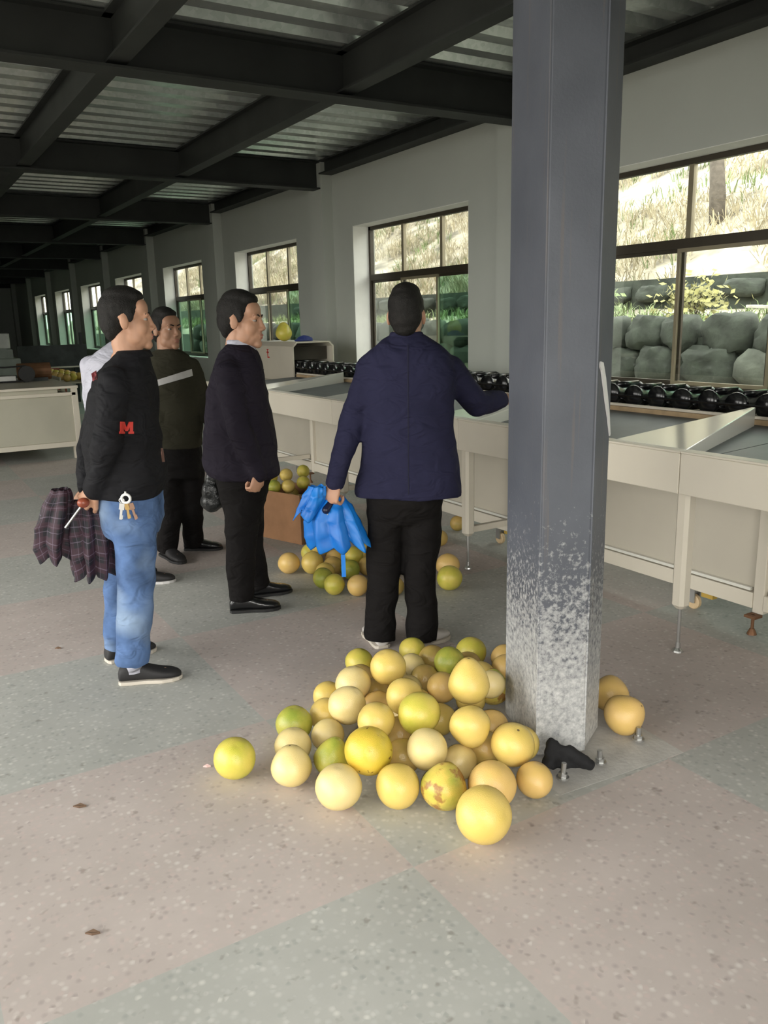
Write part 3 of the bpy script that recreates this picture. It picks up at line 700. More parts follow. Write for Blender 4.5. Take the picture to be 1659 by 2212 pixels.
def pomelo_mesh(kind):
    n, mth = 26, 18; m_ = MB(); rings = []
    for j in range(mth+1):
        th = PI*j/mth; z = -math.cos(th); r = math.sin(th)
        if kind == 'pear':
            r *= 1.0-0.20*max(0, z)**1.3; z = z*1.08 if z > 0 else z*0.93
            if z > 1.0: r *= 0.9
        elif kind == 'tall':
            r *= 1.0-0.24*max(0, z+0.1)**1.2; z = z*1.26 if z > 0 else z*0.97
        else:
            z *= 0.96; r *= 1.0-0.04*max(0, z)
        d = math.sqrt(max(0, 1-abs(math.cos(th))**6))
        if j == 0: z += 0.02
        if j == mth: z -= 0.05
        rings.append((max(r, 0.004), z))
    m_.loft([[Vector((r*math.cos(2*PI*k/n), r*math.sin(2*PI*k/n), z)) for k in range(n)] for r, z in rings])
    for v in m_.v:
        v *= 1.0 + 0.025*noise.noise(v*1.1+Vector((len(kind), 0, 0)))
    me = m_.mesh('pomelo', True)
    return me
PBASE = {k: pomelo_mesh(k) for k in ('round', 'pear', 'tall')}
PCACHE = {}
def pomelo_data(kind, colr):
    if (kind, colr) not in PCACHE:
        me = PBASE[kind].copy(); me.materials.append(PM[colr]); PCACHE[(kind, colr)] = me
    return PCACHE[(kind, colr)]
stem_me = MB().lathe([(0.001, -.03), (0.085, -.02), (0.075, 0.025), (0.03, 0.035), (0.001, 0.03)], 8).mesh('stem_scar', True); stem_me.materials.append(plain('stem_scar', (0.16, 0.11, 0.04), 0.9))
prng = random.Random(11)
def pomelo(p, r, kind, colr, label, group, tilt=None, stem=False):
    o = bpy.data.objects.new('pomelo', pomelo_data(kind, colr)); COL.objects.link(o)
    o.location = p; o.scale = (r, r, r)
    o.rotation_euler = tilt if tilt is not None else (prng.uniform(-1.1, 1.1), prng.uniform(-1.1, 1.1), prng.uniform(0, 6.28))
    tag(o, label, 'pomelo', group)
    if stem:
        s_ = bpy.data.objects.new('stem_scar', stem_me); COL.objects.link(s_); s_.parent = o; s_.location = (0, 0, (1.24 if kind == 'tall' else 1.05 if kind == 'pear' else 0.93)-.035)
    return o
NEAR_PILE = [
    (1, 1.019, 2.351, 0.07, 0.071),
    (2, 1.089, 2.487, 0.066, 0.067),
    (3, 1.16, 2.629, 0.069, 0.07),
    (4, 1.092, 2.144, 0.076, 0.077),
    (5, 1.162, 2.327, 0.066, 0.067),
    (6, 1.23, 2.182, 0.144, 0.083),
    (7, 1.257, 2.045, 0.073, 0.074),
    (8, 1.406, 2.092, 0.137, 0.071),
    (9, 1.374, 1.952, 0.075, 0.076),
    (10, 1.379, 1.75, 0.086, 0.087),
    (11, 1.512, 1.877, 0.078, 0.079),
    (12, 1.665, 1.845, 0.06, 0.061),
    (13, 1.676, 1.97, 0.128, 0.076),
    (14, 1.577, 2.081, 0.179, 0.072),
    (15, 1.71, 2.263, 0.231, 0.083),
    (16, 1.48, 2.253, 0.179, 0.078),
    (17, 1.348, 2.333, 0.153, 0.069),
    (18, 1.338, 2.529, 0.137, 0.074),
    (19, 1.451, 2.686, 0.136, 0.072),
    (20, 1.584, 2.633, 0.193, 0.074),
    (21, 1.657, 3.002, 0.063, 0.064),
    (22, 1.511, 2.397, 0.178, 0.07),
    (23, 1.923, 2.974, 0.063, 0.064),
    (24, 1.91, 2.665, 0.122, 0.067),
    (25, 2.126, 2.799, 0.07, 0.071),
    (26, 1.948, 2.852, 0.062, 0.063),
    (27, 1.826, 2.831, 0.06, 0.061),
    (28, 1.799, 2.691, 0.062, 0.063),
    (29, 1.767, 2.517, 0.101, 0.063),
    (30, 1.97, 2.443, 0.069, 0.07),
    (31, 2.225, 2.68, 0.061, 0.062),
    (32, 1.868, 2.33, 0.16, 0.056),
    (33, 1.777, 2.206, 0.062, 0.063),
    (34, 1.385, 2.785, 0.06, 0.061),
    (35, 1.3, 2.637, 0.064, 0.065),
    (36, 1.232, 2.492, 0.061, 0.062),
    (37, 1.565, 2.694, 0.063, 0.064),
    (38, 1.646, 2.361, 0.062, 0.063),
    (39, 1.525, 2.072, 0.06, 0.061),
    (40, 1.376, 2.204, 0.064, 0.065),
    (41, 1.647, 2.09, 0.064, 0.065),
    (42, 2.227, 1.981, 0.076, 0.077),
    (43, 2.318, 2.136, 0.073, 0.074),
    (44, 0.876, 2.509, 0.073, 0.074),
    (46, 1.451, 2.339, 0.067, 0.068),
    ('f', 1.778, 2.046, 0.065, 0.066),
    ('f', 1.502, 2.583, 0.063, 0.064),
    ('f', 1.682, 2.642, 0.063, 0.064),
    ('f', 1.567, 2.834, 0.066, 0.067),
    ('f', 1.724, 2.897, 0.06, 0.061),
    ('f', 1.687, 2.775, 0.066, 0.067),
    ('f', 1.652, 2.523, 0.059, 0.06),
    ('f', 1.544, 2.461, 0.065, 0.066),
    ('f', 2.141, 2.565, 0.067, 0.068),
    ('f', 2.033, 2.7, 0.063, 0.064),
    ('f', 2.099, 2.436, 0.062, 0.063),
    ('f', 1.845, 2.431, 0.059, 0.06),
    ('f', 2.006, 2.572, 0.066, 0.067),
]
FAR_PILE = [
    (101, 2.047, 4.587, 0.069, 0.07),
    (102, 2.17, 4.5, 0.072, 0.073),
    (103, 2.161, 4.314, 0.059, 0.06),
    (104, 2.093, 4.205, 0.062, 0.063),
    (105, 2.09, 4.057, 0.062, 0.063),
    (106, 2.313, 4.652, 0.125, 0.067),
    (107, 2.376, 4.835, 0.065, 0.066),
    (108, 2.278, 4.755, 0.06, 0.061),
    (109, 2.33, 4.489, 0.067, 0.068),
    (110, 2.399, 4.375, 0.109, 0.061),
    (111, 2.307, 4.261, 0.062, 0.063),
    (112, 2.192, 3.96, 0.063, 0.064),
    (113, 2.582, 4.157, 0.062, 0.063),
    (114, 2.363, 3.839, 0.058, 0.059),
    (115, 2.829, 3.96, 0.073, 0.074),
    (116, 2.683, 3.738, 0.075, 0.076),
    (117, 3.543, 4.832, 0.057, 0.058),
    (118, 3.191, 4.559, 0.057, 0.058),
    (119, 2.574, 4.527, 0.063, 0.064),
    (120, 2.436, 4.261, 0.062, 0.063),
    (121, 2.497, 4.704, 0.064, 0.065),
    (122, 2.612, 4.403, 0.065, 0.066),
    (123, 2.255, 4.386, 0.062, 0.063),
]
GN = 'pomelos heaped at the foot of the steel column'
NEAR_INFO = {
 1: ('pear', 'pale', 'pale pear-shaped pomelo at the front left end of the near pile', (-.15, .05, 0)),
 2: ('round', 'pale', 'pale pomelo just behind the front left pear-shaped one', None),
 3: ('round', 'green', 'green pomelo at the far left edge of the near pile', (0, 0, 1)),
 4: ('round', 'pale', 'pale yellow pomelo on the floor, second from the left in the front row', None),
 5: ('tall', 'green', 'half green, half yellow pomelo wedged under the black-spotted one', (.2, .25, .4)),
 6: ('round', 'spotted', 'large deep yellow pomelo with black spots resting on the front row', None),
 7: ('round', 'yellow', 'yellow pomelo on the floor in the middle of the front row', None),
 8: ('round', 'pale', 'palest round pomelo on the second layer above the front row middle', None),
 9: ('pear', 'bruised', 'brown-bruised pomelo with a green end in the front row', (.3, .35, 1)),
 10: ('round', 'yellow', 'largest yellow pomelo, foremost of the near pile', (1.2, .2, .3)),
 11: ('round', 'orange', 'wide orange-yellow pomelo right behind the largest one', None),
 12: ('round', 'orange', 'small orange pomelo on the floor beside the black rag', None),
 13: ('round', 'yellow', 'yellow pomelo leaning against the left corner of the column', (.4, 0, 0)),
 14: ('pear', 'yellow', 'yellow pomelo below the tall pear-shaped one', (2.6, .1, 0)),
 15: ('tall', 'yellow', 'tall pear-shaped yellow pomelo on top of the near pile', (-.05, .05, .3)),
 16: ('round', 'lime', 'large yellow-green pomelo near the top centre of the near pile', None),
 17: ('round', 'yellow', 'yellow pomelo half hidden behind the black-spotted one', None),
 18: ('pear', 'pale', 'pale pomelo on the upper left shoulder of the near pile', (.5, .3, 0)),
 19: ('round', 'pale', 'pale pomelo behind the upper left shoulder of the near pile', None),
 20: ('round', 'yellow', 'bright yellow pomelo at the top left of the near pile', None),
 21: ('round', 'lime', 'yellow-green pomelo at the back left corner of the near pile', None),
 22: ('round', 'yellow', 'yellow pomelo just above the large yellow-green one', None),
 23: ('round', 'lime', 'lime pomelo at the back of the pile by the white shoe', None),
 24: ('round', 'green', 'green pomelo at the top back of the near pile', (1.2, 0, .4)),
 25: ('round', 'lime', 'pale lime pomelo at the back right of the near pile', None),
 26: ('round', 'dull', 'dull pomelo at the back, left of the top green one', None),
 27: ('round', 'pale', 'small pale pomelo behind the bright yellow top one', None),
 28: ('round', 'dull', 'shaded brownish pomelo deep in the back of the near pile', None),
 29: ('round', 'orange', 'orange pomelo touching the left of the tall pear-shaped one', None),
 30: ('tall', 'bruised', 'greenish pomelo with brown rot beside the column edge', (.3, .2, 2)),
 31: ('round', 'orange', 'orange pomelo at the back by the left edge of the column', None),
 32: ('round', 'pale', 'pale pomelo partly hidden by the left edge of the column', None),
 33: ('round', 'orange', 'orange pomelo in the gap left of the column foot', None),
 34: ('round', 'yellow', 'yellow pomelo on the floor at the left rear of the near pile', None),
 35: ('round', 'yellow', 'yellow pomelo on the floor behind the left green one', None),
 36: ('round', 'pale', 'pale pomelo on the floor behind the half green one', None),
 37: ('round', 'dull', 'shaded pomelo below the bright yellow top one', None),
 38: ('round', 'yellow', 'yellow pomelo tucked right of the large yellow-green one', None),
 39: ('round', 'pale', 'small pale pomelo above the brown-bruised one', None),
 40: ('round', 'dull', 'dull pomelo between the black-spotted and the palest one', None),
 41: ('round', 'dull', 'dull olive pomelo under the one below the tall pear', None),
 42: ('pear', 'orange', 'golden pomelo alone on the floor right of the column', (.9, .2, .4)),
 43: ('pear', 'orange', 'golden pomelo behind the lone one right of the column', None),
 44: ('round', 'lime', 'lone yellow-green pomelo lying left of the near pile', (.5, 0, 0)),
 46: ('round', 'dull', 'shaded pomelo under the large yellow-green one', None),
}
for t_, x, y, z, r in NEAR_PILE:
    if t_ in NEAR_INFO:
        kind, colr, lab, tilt = NEAR_INFO[t_]
        pomelo((x, y, z), r*(1.0 if kind != 'tall' else 0.95), kind, colr, lab, GN, tilt, stem=t_ in (15, 1, 42, 13))
    else:
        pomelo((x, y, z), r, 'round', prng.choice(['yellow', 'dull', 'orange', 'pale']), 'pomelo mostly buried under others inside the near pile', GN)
GF = 'pomelos on the floor around the navy-jacketed man'
FAR_INFO = {
 101: ('round', 'orange', 'peach-yellow pomelo lying at the left end of the small far pile'),
 102: ('round', 'yellow', 'golden pomelo second from the left in the small far pile'),
 103: ('round', 'yellow', 'yellow pomelo squeezed behind the two green front ones'),
 104: ('round', 'green', 'green pomelo at the front left of the small far pile'),
 105: ('round', 'lime', 'shiny yellow-green pomelo foremost in the small far pile'),
 106: ('round', 'yellow', 'yellow pomelo on top of the small far pile, left of the blue umbrella'),
 107: ('round', 'yellow', 'pomelo behind the top one at the lower edge of the blue umbrella'),
 108: ('round', 'lime', 'lime pomelo behind the golden one in the small far pile'),
 109: ('round', 'orange', 'orange pomelo just left of the blue umbrella tip'),
 110: ('round', 'lime', 'dull lime pomelo just right of the blue umbrella tip'),
 111: ('round', 'green', 'green pomelo under the blue umbrella tip'),
 112: ('round', 'orange', 'peach pomelo beside the left trouser leg of the navy-jacketed man'),
 113: ('round', 'green', 'green pomelo seen between the legs of the navy-jacketed man'),
 114: ('round', 'dull', 'dull yellow pomelo low between the legs of the navy-jacketed man'),
 115: ('round', 'orange', 'orange-blushed pomelo right of the navy-jacketed man, the rear of two'),
 116: ('round', 'lime', 'yellow-green pomelo right of the navy-jacketed man, the front of two'),
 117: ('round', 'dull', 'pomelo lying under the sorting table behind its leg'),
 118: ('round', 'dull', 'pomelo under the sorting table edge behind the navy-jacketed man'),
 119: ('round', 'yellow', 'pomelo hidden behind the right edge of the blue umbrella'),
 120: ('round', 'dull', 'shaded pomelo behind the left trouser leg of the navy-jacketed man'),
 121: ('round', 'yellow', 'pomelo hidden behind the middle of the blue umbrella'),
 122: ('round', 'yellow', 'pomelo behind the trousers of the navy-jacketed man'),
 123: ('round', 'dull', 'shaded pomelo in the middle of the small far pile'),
}
for t_, x, y, z, r in FAR_PILE:
    kind, colr, lab = FAR_INFO[t_]
    pomelo((x, y, z), r*1.0, kind, colr, lab, GF)
cc, ux, uy, W_, D_, H_ = CARTON
GC = 'pomelos in the cardboard carton'
for px, py, z, colr, lab in [(592, 1051, .375, 'green', 'green pomelo at the front left of the heaped carton'), (623, 1050, .375, 'yellow', 'yellow pomelo at the front middle of the heaped carton'), (655, 1042, .375, 'lime', 'yellow-green pomelo at the front right of the heaped carton'),
        (586, 1030, .415, 'lime', 'pomelo at the rear left of the heaped carton by the man\'s hand'), (618, 1026, .425, 'yellow', 'topmost yellow pomelo of the heaped carton'), (655, 1018, .42, 'lime', 'pomelo at the rear right of the heaped carton')]:
    pomelo(onz(px, py, z), .051, 'round', colr, lab, GC)
for L in range(3):
    for a in (-.5, .5):
        for b in (-.5, .5):
            p = cc+ux*a*(W_-.17)+uy*b*(D_-.17)+Vector((0, 0, .066+L*.113)); pomelo(p, .055, 'round', 'dull', 'pomelo buried inside the cardboard carton', GC)
pomelo((4.11, 9.02, 1.335+.098), .098, 'tall', 'lime', 'pear-shaped yellow-green pomelo standing on the conveyor hood', 'pomelo on the hood', (0.03, 0, 0), stem=True)
# ================================================================== PEOPLE
from mathutils.bvhtree import BVHTree
UR = Vector((right.x, right.y, 0)).normalized()      # picture-right on the ground
UN = Vector((fwd.x, fwd.y, 0)).normalized()          # away from the photographer on the ground
UP = Vector((0, 0, 1))
M['skin'] = plain('skin', (0.48, 0.265, 0.17), 0.5, var=0.08, scale=14, spec=0.4)
M['skin_tan'] = plain('tanned_skin', (0.35, 0.19, 0.12), 0.5, var=0.08, scale=14, spec=0.4)
M['hair'] = plain('black_hair', (0.009, 0.008, 0.007), 0.6, var=0.4, scale=40, bump=0.35, bscale=260, spec=0.25)
M['eye_white'] = plain('eye_white', (0.36, 0.32, 0.29), 0.3, var=0.02)
M['iris'] = plain('dark_iris', (0.012, 0.008, 0.006), 0.2, var=0.02)
M['lips'] = plain('lips', (0.36, 0.14, 0.11), 0.5, var=0.05)
def cloth_mat(name, c, rough=0.85, var=0.12, scale=4.0, weave=500, wrinkle=0.8):
    mt = plain(name, c, rough, var=var, scale=scale, bump=0.12, bscale=weave, spec=0.12)
    nt = mt.node_tree; b = nt.nodes['Principled BSDF']; tc = [n for n in nt.nodes if n.type == 'TEX_COORD'][0]; bp0 = [n for n in nt.nodes if n.type == 'BUMP'][0]
    mp = N(nt, 'ShaderNodeMapping'); mp.inputs['Scale'].default_value = (5, 5, 9); nt.links.new(tc.outputs['Object'], mp.inputs['Vector'])
    nz = N(nt, 'ShaderNodeTexNoise'); nz.inputs['Scale'].default_value = 1.6; nz.inputs['Detail'].default_value = 2; nz.inputs['Distortion'].default_value = 1.0; nt.links.new(mp.outputs[0], nz.inputs['Vector'])
    bp = N(nt, 'ShaderNodeBump'); bp.inputs['Strength'].default_value = wrinkle; bp.inputs['Distance'].default_value = 0.03
    nt.links.new(nz.outputs['Fac'], bp.inputs['Height']); nt.links.new(bp0.outputs['Normal'], bp.inputs['Normal']); nt.links.new(bp.outputs['Normal'], b.inputs['Normal'])
    return mt
M['black_jacket'] = cloth_mat('black_jacket_cloth', (0.012, 0.012, 0.014), 0.75)
M['suit'] = cloth_mat('dark_suit_cloth', (0.017, 0.014, 0.022), 0.8)
M['navy'] = cloth_mat('navy_jacket_cloth', (0.021, 0.021, 0.048), 0.85)
M['green_knit'] = cloth_mat('olive_knit', (0.040, 0.038, 0.026), 0.95, weave=260)
M['white_shirt'] = cloth_mat('white_shirt_cloth', (0.46, 0.46, 0.53), 0.8)
M['black_trousers'] = cloth_mat('black_trouser_cloth', (0.009, 0.008, 0.008), 0.85)
M['shoe_black'] = plain('black_shoe_leather', (0.008, 0.008, 0.009), 0.25, var=0.2, spec=0.6)
M['shoe_cloth'] = plain('black_shoe_cloth', (0.014, 0.013, 0.014), 0.7, var=0.2)
M['shoe_white'] = plain('off_white_shoe', (0.58, 0.55, 0.52), 0.6, var=0.08)
M['sole_white'] = plain('pale_sole', (0.55, 0.50, 0.43), 0.7, var=0.08)
M['sole_dark'] = plain('dark_sole', (0.015, 0.015, 0.015), 0.7)
M['stripe'] = plain('pale_grey_stripe', (0.50, 0.49, 0.48), 0.9, var=0.06)
def jeans_mat():
    mt = cloth_mat('faded_blue_jeans', (0.085, 0.145, 0.29), 0.85, var=0.35, scale=9, weave=700)
    nt = mt.node_tree; b = nt.nodes['Principled BSDF']; src = b.inputs['Base Color'].links[0].from_socket
    geo = N(nt, 'ShaderNodeNewGeometry')
    n = N(nt, 'ShaderNodeTexNoise'); n.inputs['Scale'].default_value = 5.0; n.inputs['Detail'].default_value = 1; nt.links.new(geo.outputs['Position'], n.inputs['Vector'])
    r = ramp(nt, [(0.50, (0, 0, 0)), (0.75, (0.6, 0.6, 0.6))]); nt.links.new(n.outputs['Fac'], r.inputs['Fac'])
    mx = N(nt, 'ShaderNodeMix', data_type='RGBA'); mx.inputs[7].default_value = (0.32, 0.42, 0.55, 1)
    nt.links.new(r.outputs['Color'], mx.inputs[0]); nt.links.new(src, mx.inputs[6]); nt.links.new(mx.outputs[2], b.inputs['Base Color'])
    return mt
M['jeans'] = jeans_mat()

class Fig:
    """a standing figure whose joints are given in the upright plane facing the photographer through the feet"""
    def __init__(s, foot, name_label):
        s.f = Vector((foot[0], foot[1], 0)); s.root = thing('person', name_label, 'person', s.f)
        s.body = MB()
    def P(s, px, py, d=0.0):
        r = ray(px, py); o = s.f - UN*d
        t = (o-CAMPOS).dot(UN)/r.dot(UN)
        return CAMPOS + r*t
    def rings(s, spec, mb, e=2.4, d=0.0):
        rr = []
        for q in spec:
            y, xl, xr, th = q[:4]; dd = d if len(q) < 5 else q[4]
            a, b = s.P(xl, y, dd), s.P(xr, y, dd)
            rr.append(superell((a+b)/2, (b-a)/2, UN*th, 24, e))
        mb.loft(rr)
    def arm(s, mb, pts, core=0.72):
        W = [s.P(*p[:3]) for p in pts]; R = [p[3] for p in pts]
        mids = []; mr = []
        for i in range(len(W)-1):
            mids += [W[i], W[i].lerp(W[i+1], .5)]; mr += [R[i], (R[i]+R[i+1])/2*1.0]
        mids.append(W[-1]); mr.append(R[-1])
        mb.tube(mids, mr, 16, ends=True)
        for w, r in zip(W, R): mb.ell(w, (r, r, r), 14, 10)
        s.body.tube(W, [r*core for r in R], 12, ends=True)
        return W
    def leg(s, mb, pts, ankle, rh, drop=0.0):
        W = [s.P(*p[:3]) for p in pts]; R = [p[3] for p in pts]
        hem = ankle+Vector((0, 0, drop))
        W2 = W+[W[-1].lerp(hem, .55), hem]; R2 = R+[(R[-1]*.5+rh*.5)*0.97, rh]
        mb.tube(W2, R2, 18)
        for w, r in zip(W, R): mb.ell(w, (r, r, r), 14, 10)
        s.body.tube(W+[ankle], [r*.7 for r in R]+[.038], 12, ends=True)
    def shoe(s, heel, toe, mat, sole, hgt=.085, wdt=.048, sock=None):
        h = onz(*heel); t = onz(*toe); h.z = t.z = 0
        d = t-h; L = d.length; d.normalize()
        if L < .22 or L > .32:
            L2 = min(max(L, .25), .29); c = (h+t)/2; h = c-d*L2/2; L = L2
        sd = Vector((-d.y, d.x, 0))
        m_ = MB(); rr = []
        for q, hh, ww in ((0, .045, .55), (.03, .066, .72), (.12, .082, .80), (.25, 1.0*hgt, .80), (.40, .9*hgt, .84), (.55, .68*hgt, .95), (.72, .52*hgt, 1.02), (.86, .44*hgt, .92), (.95, .34*hgt, .68), (1.0, .22*hgt, .30)):
            c = h+d*L*q+Vector((0, 0, .012+(hh if hh > .1 else hh)/2)); rr.append(superell(c, sd*wdt*ww, Vector((0, 0, hh/2)), 16, 2.6))
        m_.loft(rr)
        me = remesh(m_, 'shoe', .007, 3)
        for v in me.vertices: v.co.z = max(v.co.z, .010)
        o = link('shoe', me, mat, s.root)
        so = MB(); poly = []
        prof = ((0, .5), (.04, .78), (.2, .86), (.45, .84), (.7, 1.06), (.86, .95), (.96, .66), (1.01, .25))
        poly = [h+d*L*q+sd*wdt*w*1.03 for q, w in prof]+[h+d*L*q-sd*wdt*w*1.03 for q, w in prof[::-1]]
        so.prism([(p.x, p.y) for p in poly], .001, .017); so.build('sole', sole, o, bevel=.002)
        ank = h+d*L*.24+Vector((0, 0, .075))
        if sock:
            MB().tube([ank+d*.01-Vector((0, 0, .02)), ank+Vector((0, 0, .06))], [.046, .042], 14).build('sock', sock, s.root, smooth=True)
        s.body.tube([h+d*L*.2+Vector((0, 0, .045)), h+d*L*.75+Vector((0, 0, .032))], [.03, .024], 10, ends=True)
        return ank
    def head(s, c, F, tilt=0.0, scale=1.0, neck_to=None, hair=True, fringe=0.0, nape=0.0, skin=None, sideburn=True):
        F = Vector((F.x, F.y, 0)).normalized(); Sd = F.cross(UP); R = Matrix((Sd, F, UP)).transposed() @ Matrix.Rotation(tilt, 3, 'X')
        def W(p): return c + R @ (Vector(p)*scale)
        def E(mb, p, r, n=18, m_=12): mb.ell(W(p), tuple(x*scale for x in r), n, m_, R)
        B = s.body
        E(B, (0, -.015, .035), (.074, .093, .082)); E(B, (0, .030, -.030), (.060, .060, .084)); E(B, (0, .034, -.074), (.050, .052, .042))
        E(B, (0, .073, -.100), (.025, .020, .020)); E(B, (0, .068, -.058), (.035, .025, .032)); E(B, (0, .070, -.085), (.028, .018, .02)); E(B, (0, .055, .045), (.060, .034, .045))
        for k in (-1, 1):
            E(B, (.033*k, .052, -.030), (.029, .028, .036)); E(B, (.028*k, .081, .021), (.024, .011, .009))
            E(B, (.030*k, .0715, .0105), (.0155, .0125, .0055), 12, 8); E(B, (.030*k, .069, -.006), (.015, .0125, .005), 12, 8)
            E(B, (.011*k, .098, -.036), (.009, .010, .008), 10, 8); E(B, (.043*k, .022, -.066), (.016, .034, .030))
            er = R @ Matrix.Rotation(.25*k, 3, 'Z'); B.ell(W((.0745*k, -.008, -.006)), (.009*scale, .019*scale, .031*scale), 12, 10, er)
        B.tube([W((0, .086, .016)), W((0, .095, -.012)), W((0, .103, -.030))], [.008*scale, .0095*scale, .0115*scale], 10, ends=True)
        E(B, (0, .090, -.061), (.021, .010, .007), 12, 8); E(B, (0, .087, -.073), (.018, .010, .008), 12, 8)
        base = neck_to if neck_to is not None else W((0, -.04, -.17))
        B.tube([W((0, -.012, -.05)), W((0, -.02, -.085)), base], [.054*scale, .053*scale, .062*scale], 16, ends=True)
        for k in (-1, 1):
            e = MB(); E(e, (.030*k, .0705, .003), (.0125, .0115, .0078), 12, 8); eo = e.build('eye', M['eye_white'], s.root, smooth=True)
            i_ = MB(); E(i_, (.030*k, .0802, .003), (.0052, .003, .0055), 10, 8); i_.build('iris', M['iris'], eo, smooth=True)
            b_ = MB(); b_.tube([W((.014*k, .0915, .022)), W((.030*k, .0905, .027)), W((.049*k, .077, .023))], [.003, .0042, .002], 8, ends=True); b_.build('eyebrow', M['hair'], s.root, smooth=True)
        l_ = MB(); E(l_, (0, .0915, -.0615), (.019, .0095, .0055), 12, 8); E(l_, (0, .0885, -.0725), (.016, .0095, .0065), 12, 8); l_.build('lips', M['lips'], s.root, smooth=True)
        h = MB()
        E(h, (0, -.019, .047), (.0775, .0935, .083)); E(h, (0, -.050, .004), (.0725, .062, .076)); E(h, (0, -.060, -.040-nape), (.052, .036, .040))
        E(h, (0, .030+fringe, .094), (.057, .046, .031)); E(h, (0, -.012, .096), (.062, .076, .046))
        if sideburn:
            for k in (-1, 1): E(h, (.0685*k, .014, .022), (.0075, .020, .030))
        me = remesh(h, 'hair', .0055, 3, lambda p: .0014*noise.noise(p*90)+.0008*noise.noise(p*210))
        link('hair', me, M['hair'], s.root)
        s.headW = W
    def hand(s, wrist, d, pn, side=1, curl=(1.1, 1.3, .8), scale=1.0, thumb=0.6):
        """palm, four fingers of unequal length with three joints, and a thumb leaving the side of the palm"""
        d = d.normalized(); pn = (pn-d*pn.dot(d)).normalized(); w = d.cross(pn)*side
        B = s.body; k = scale
        Rm = Matrix((w, d, pn)).transposed()
        B.ell(wrist+d*.048*k, (.041*k, .054*k, .0165*k), 16, 12, Rm); B.ell(wrist+d*.012*k, (.030*k, .03*k, .02*k), 14, 10, Rm)
        for j, (off, L) in enumerate(((.031, .92), (.0105, 1.0), (-.0105, .95), (-.030, .76))):
            p = wrist+d*(.090-abs(off)*.25)*k+w*off*k; ang = 0.12; prev = p-d*.02*k; pts = [prev, p]
            for seg, cu in zip((.044, .028, .021), curl):
                ang += cu; dd = d*math.cos(ang)+pn*math.sin(ang); p = p+dd*seg*L*k; pts.append(p)
            B.tube(pts, [.0098*k, .0096*k, .0088*k, .0080*k, .0068*k], 10, ends=True)
        p0 = wrist+d*.022*k+w*.026*k; p1 = p0+(w*.75+d*.75+pn*.35).normalized()*.042*k
        p2 = p1+(d*.8+pn*thumb+w*.05).normalized()*.032*k; p3 = p2+(d*.6+pn*(thumb+.3)-w*.35).normalized()*.024*k
        B.tube([p0, p1, p2, p3], [.0155*k, .0118*k, .0102*k, .0078*k], 10, ends=True)
    def finish(s, skin, chest, pelvis, cw=.10):
        s.body.tube([chest, chest.lerp(pelvis, .5), pelvis], [cw, cw*.92, cw*.95], 16, ends=True)
        s.body.tube([chest, chest+Vector((0, 0, .16))], [cw*.75, .05], 14, ends=True)
        me = remesh(s.body, 'body', .0052, 2); link('body', me, skin, s.root)
    def cloth(s, mb, name, mat, vox=.011, amp=.006, it=5):
        me = remesh(mb, name, vox, it, (lambda p: amp*(1.5*noise.noise(Vector((p.x*5, p.y*5, p.z*9)))+(1-abs(noise.noise(Vector((p.x*8+p.z*3, p.y*8, p.z*11+p.x*4))))*2.6)*.55-.25)) if amp else None)
        o = link(name, me, mat, s.root); o['_bvh'] = 0; del o['_bvh']
        return o
def decal(o, grid, name, mat, parent, lift=.003):
    """a thin patch of cloth lying on the mesh o: grid rows of picture points are projected onto its surface"""
    me = o.data; bv = BVHTree.FromPolygons([v.co for v in me.vertices], [p.vertices for p in me.polygons])
    m_ = MB(); nr, nc = len(grid), len(grid[0]); top = []; bot = []
    lastd = None
    for row in grid:
        for (px, py) in row:
            r = ray(px, py).normalized(); hit, nrm, _, dist = bv.ray_cast(CAMPOS, r)
            if hit is None:
                hit = CAMPOS+r*(lastd or 4.0); nrm = -r
            else: lastd = dist
            if nrm.dot(r) > 0: nrm = -nrm
            top.append(hit+nrm*lift); bot.append(hit-nrm*.001)
    k = nr*nc; fs = []
    for i in range(nr-1):
        for j in range(nc-1):
            a, b, c, d = i*nc+j, i*nc+j+1, (i+1)*nc+j+1, (i+1)*nc+j
            fs += [(a, b, c, d), (k+d, k+c, k+b, k+a)]
    bd = [(i, i+1) for i in range(nc-1)]+[(i*nc+nc-1, (i+1)*nc+nc-1) for i in range(nr-1)]+[((nr-1)*nc+j+1, (nr-1)*nc+j) for j in range(nc-2, -1, -1)]+[((i+1)*nc, i*nc) for i in range(nr-2, -1, -1)]
    fs += [(b, a, k+a, k+b) for a, b in bd]
    m_.add(top+bot, fs); return m_.build(name, mat, parent, smooth=False)
def quadgrid(a, b, c, d, nu, nv):
    """corners top-left, top-right, bottom-right, bottom-left"""
    g = []
    for i in range(nv+1):
        t = i/nv; row = []
        for j in range(nu+1):
            q = j/nu
            l = (a[0]+(d[0]-a[0])*t, a[1]+(d[1]-a[1])*t); r = (b[0]+(c[0]-b[0])*t, b[1]+(c[1]-b[1])*t)
            row.append((l[0]+(r[0]-l[0])*q, l[1]+(r[1]-l[1])*q))
        g.append(row)
    return g

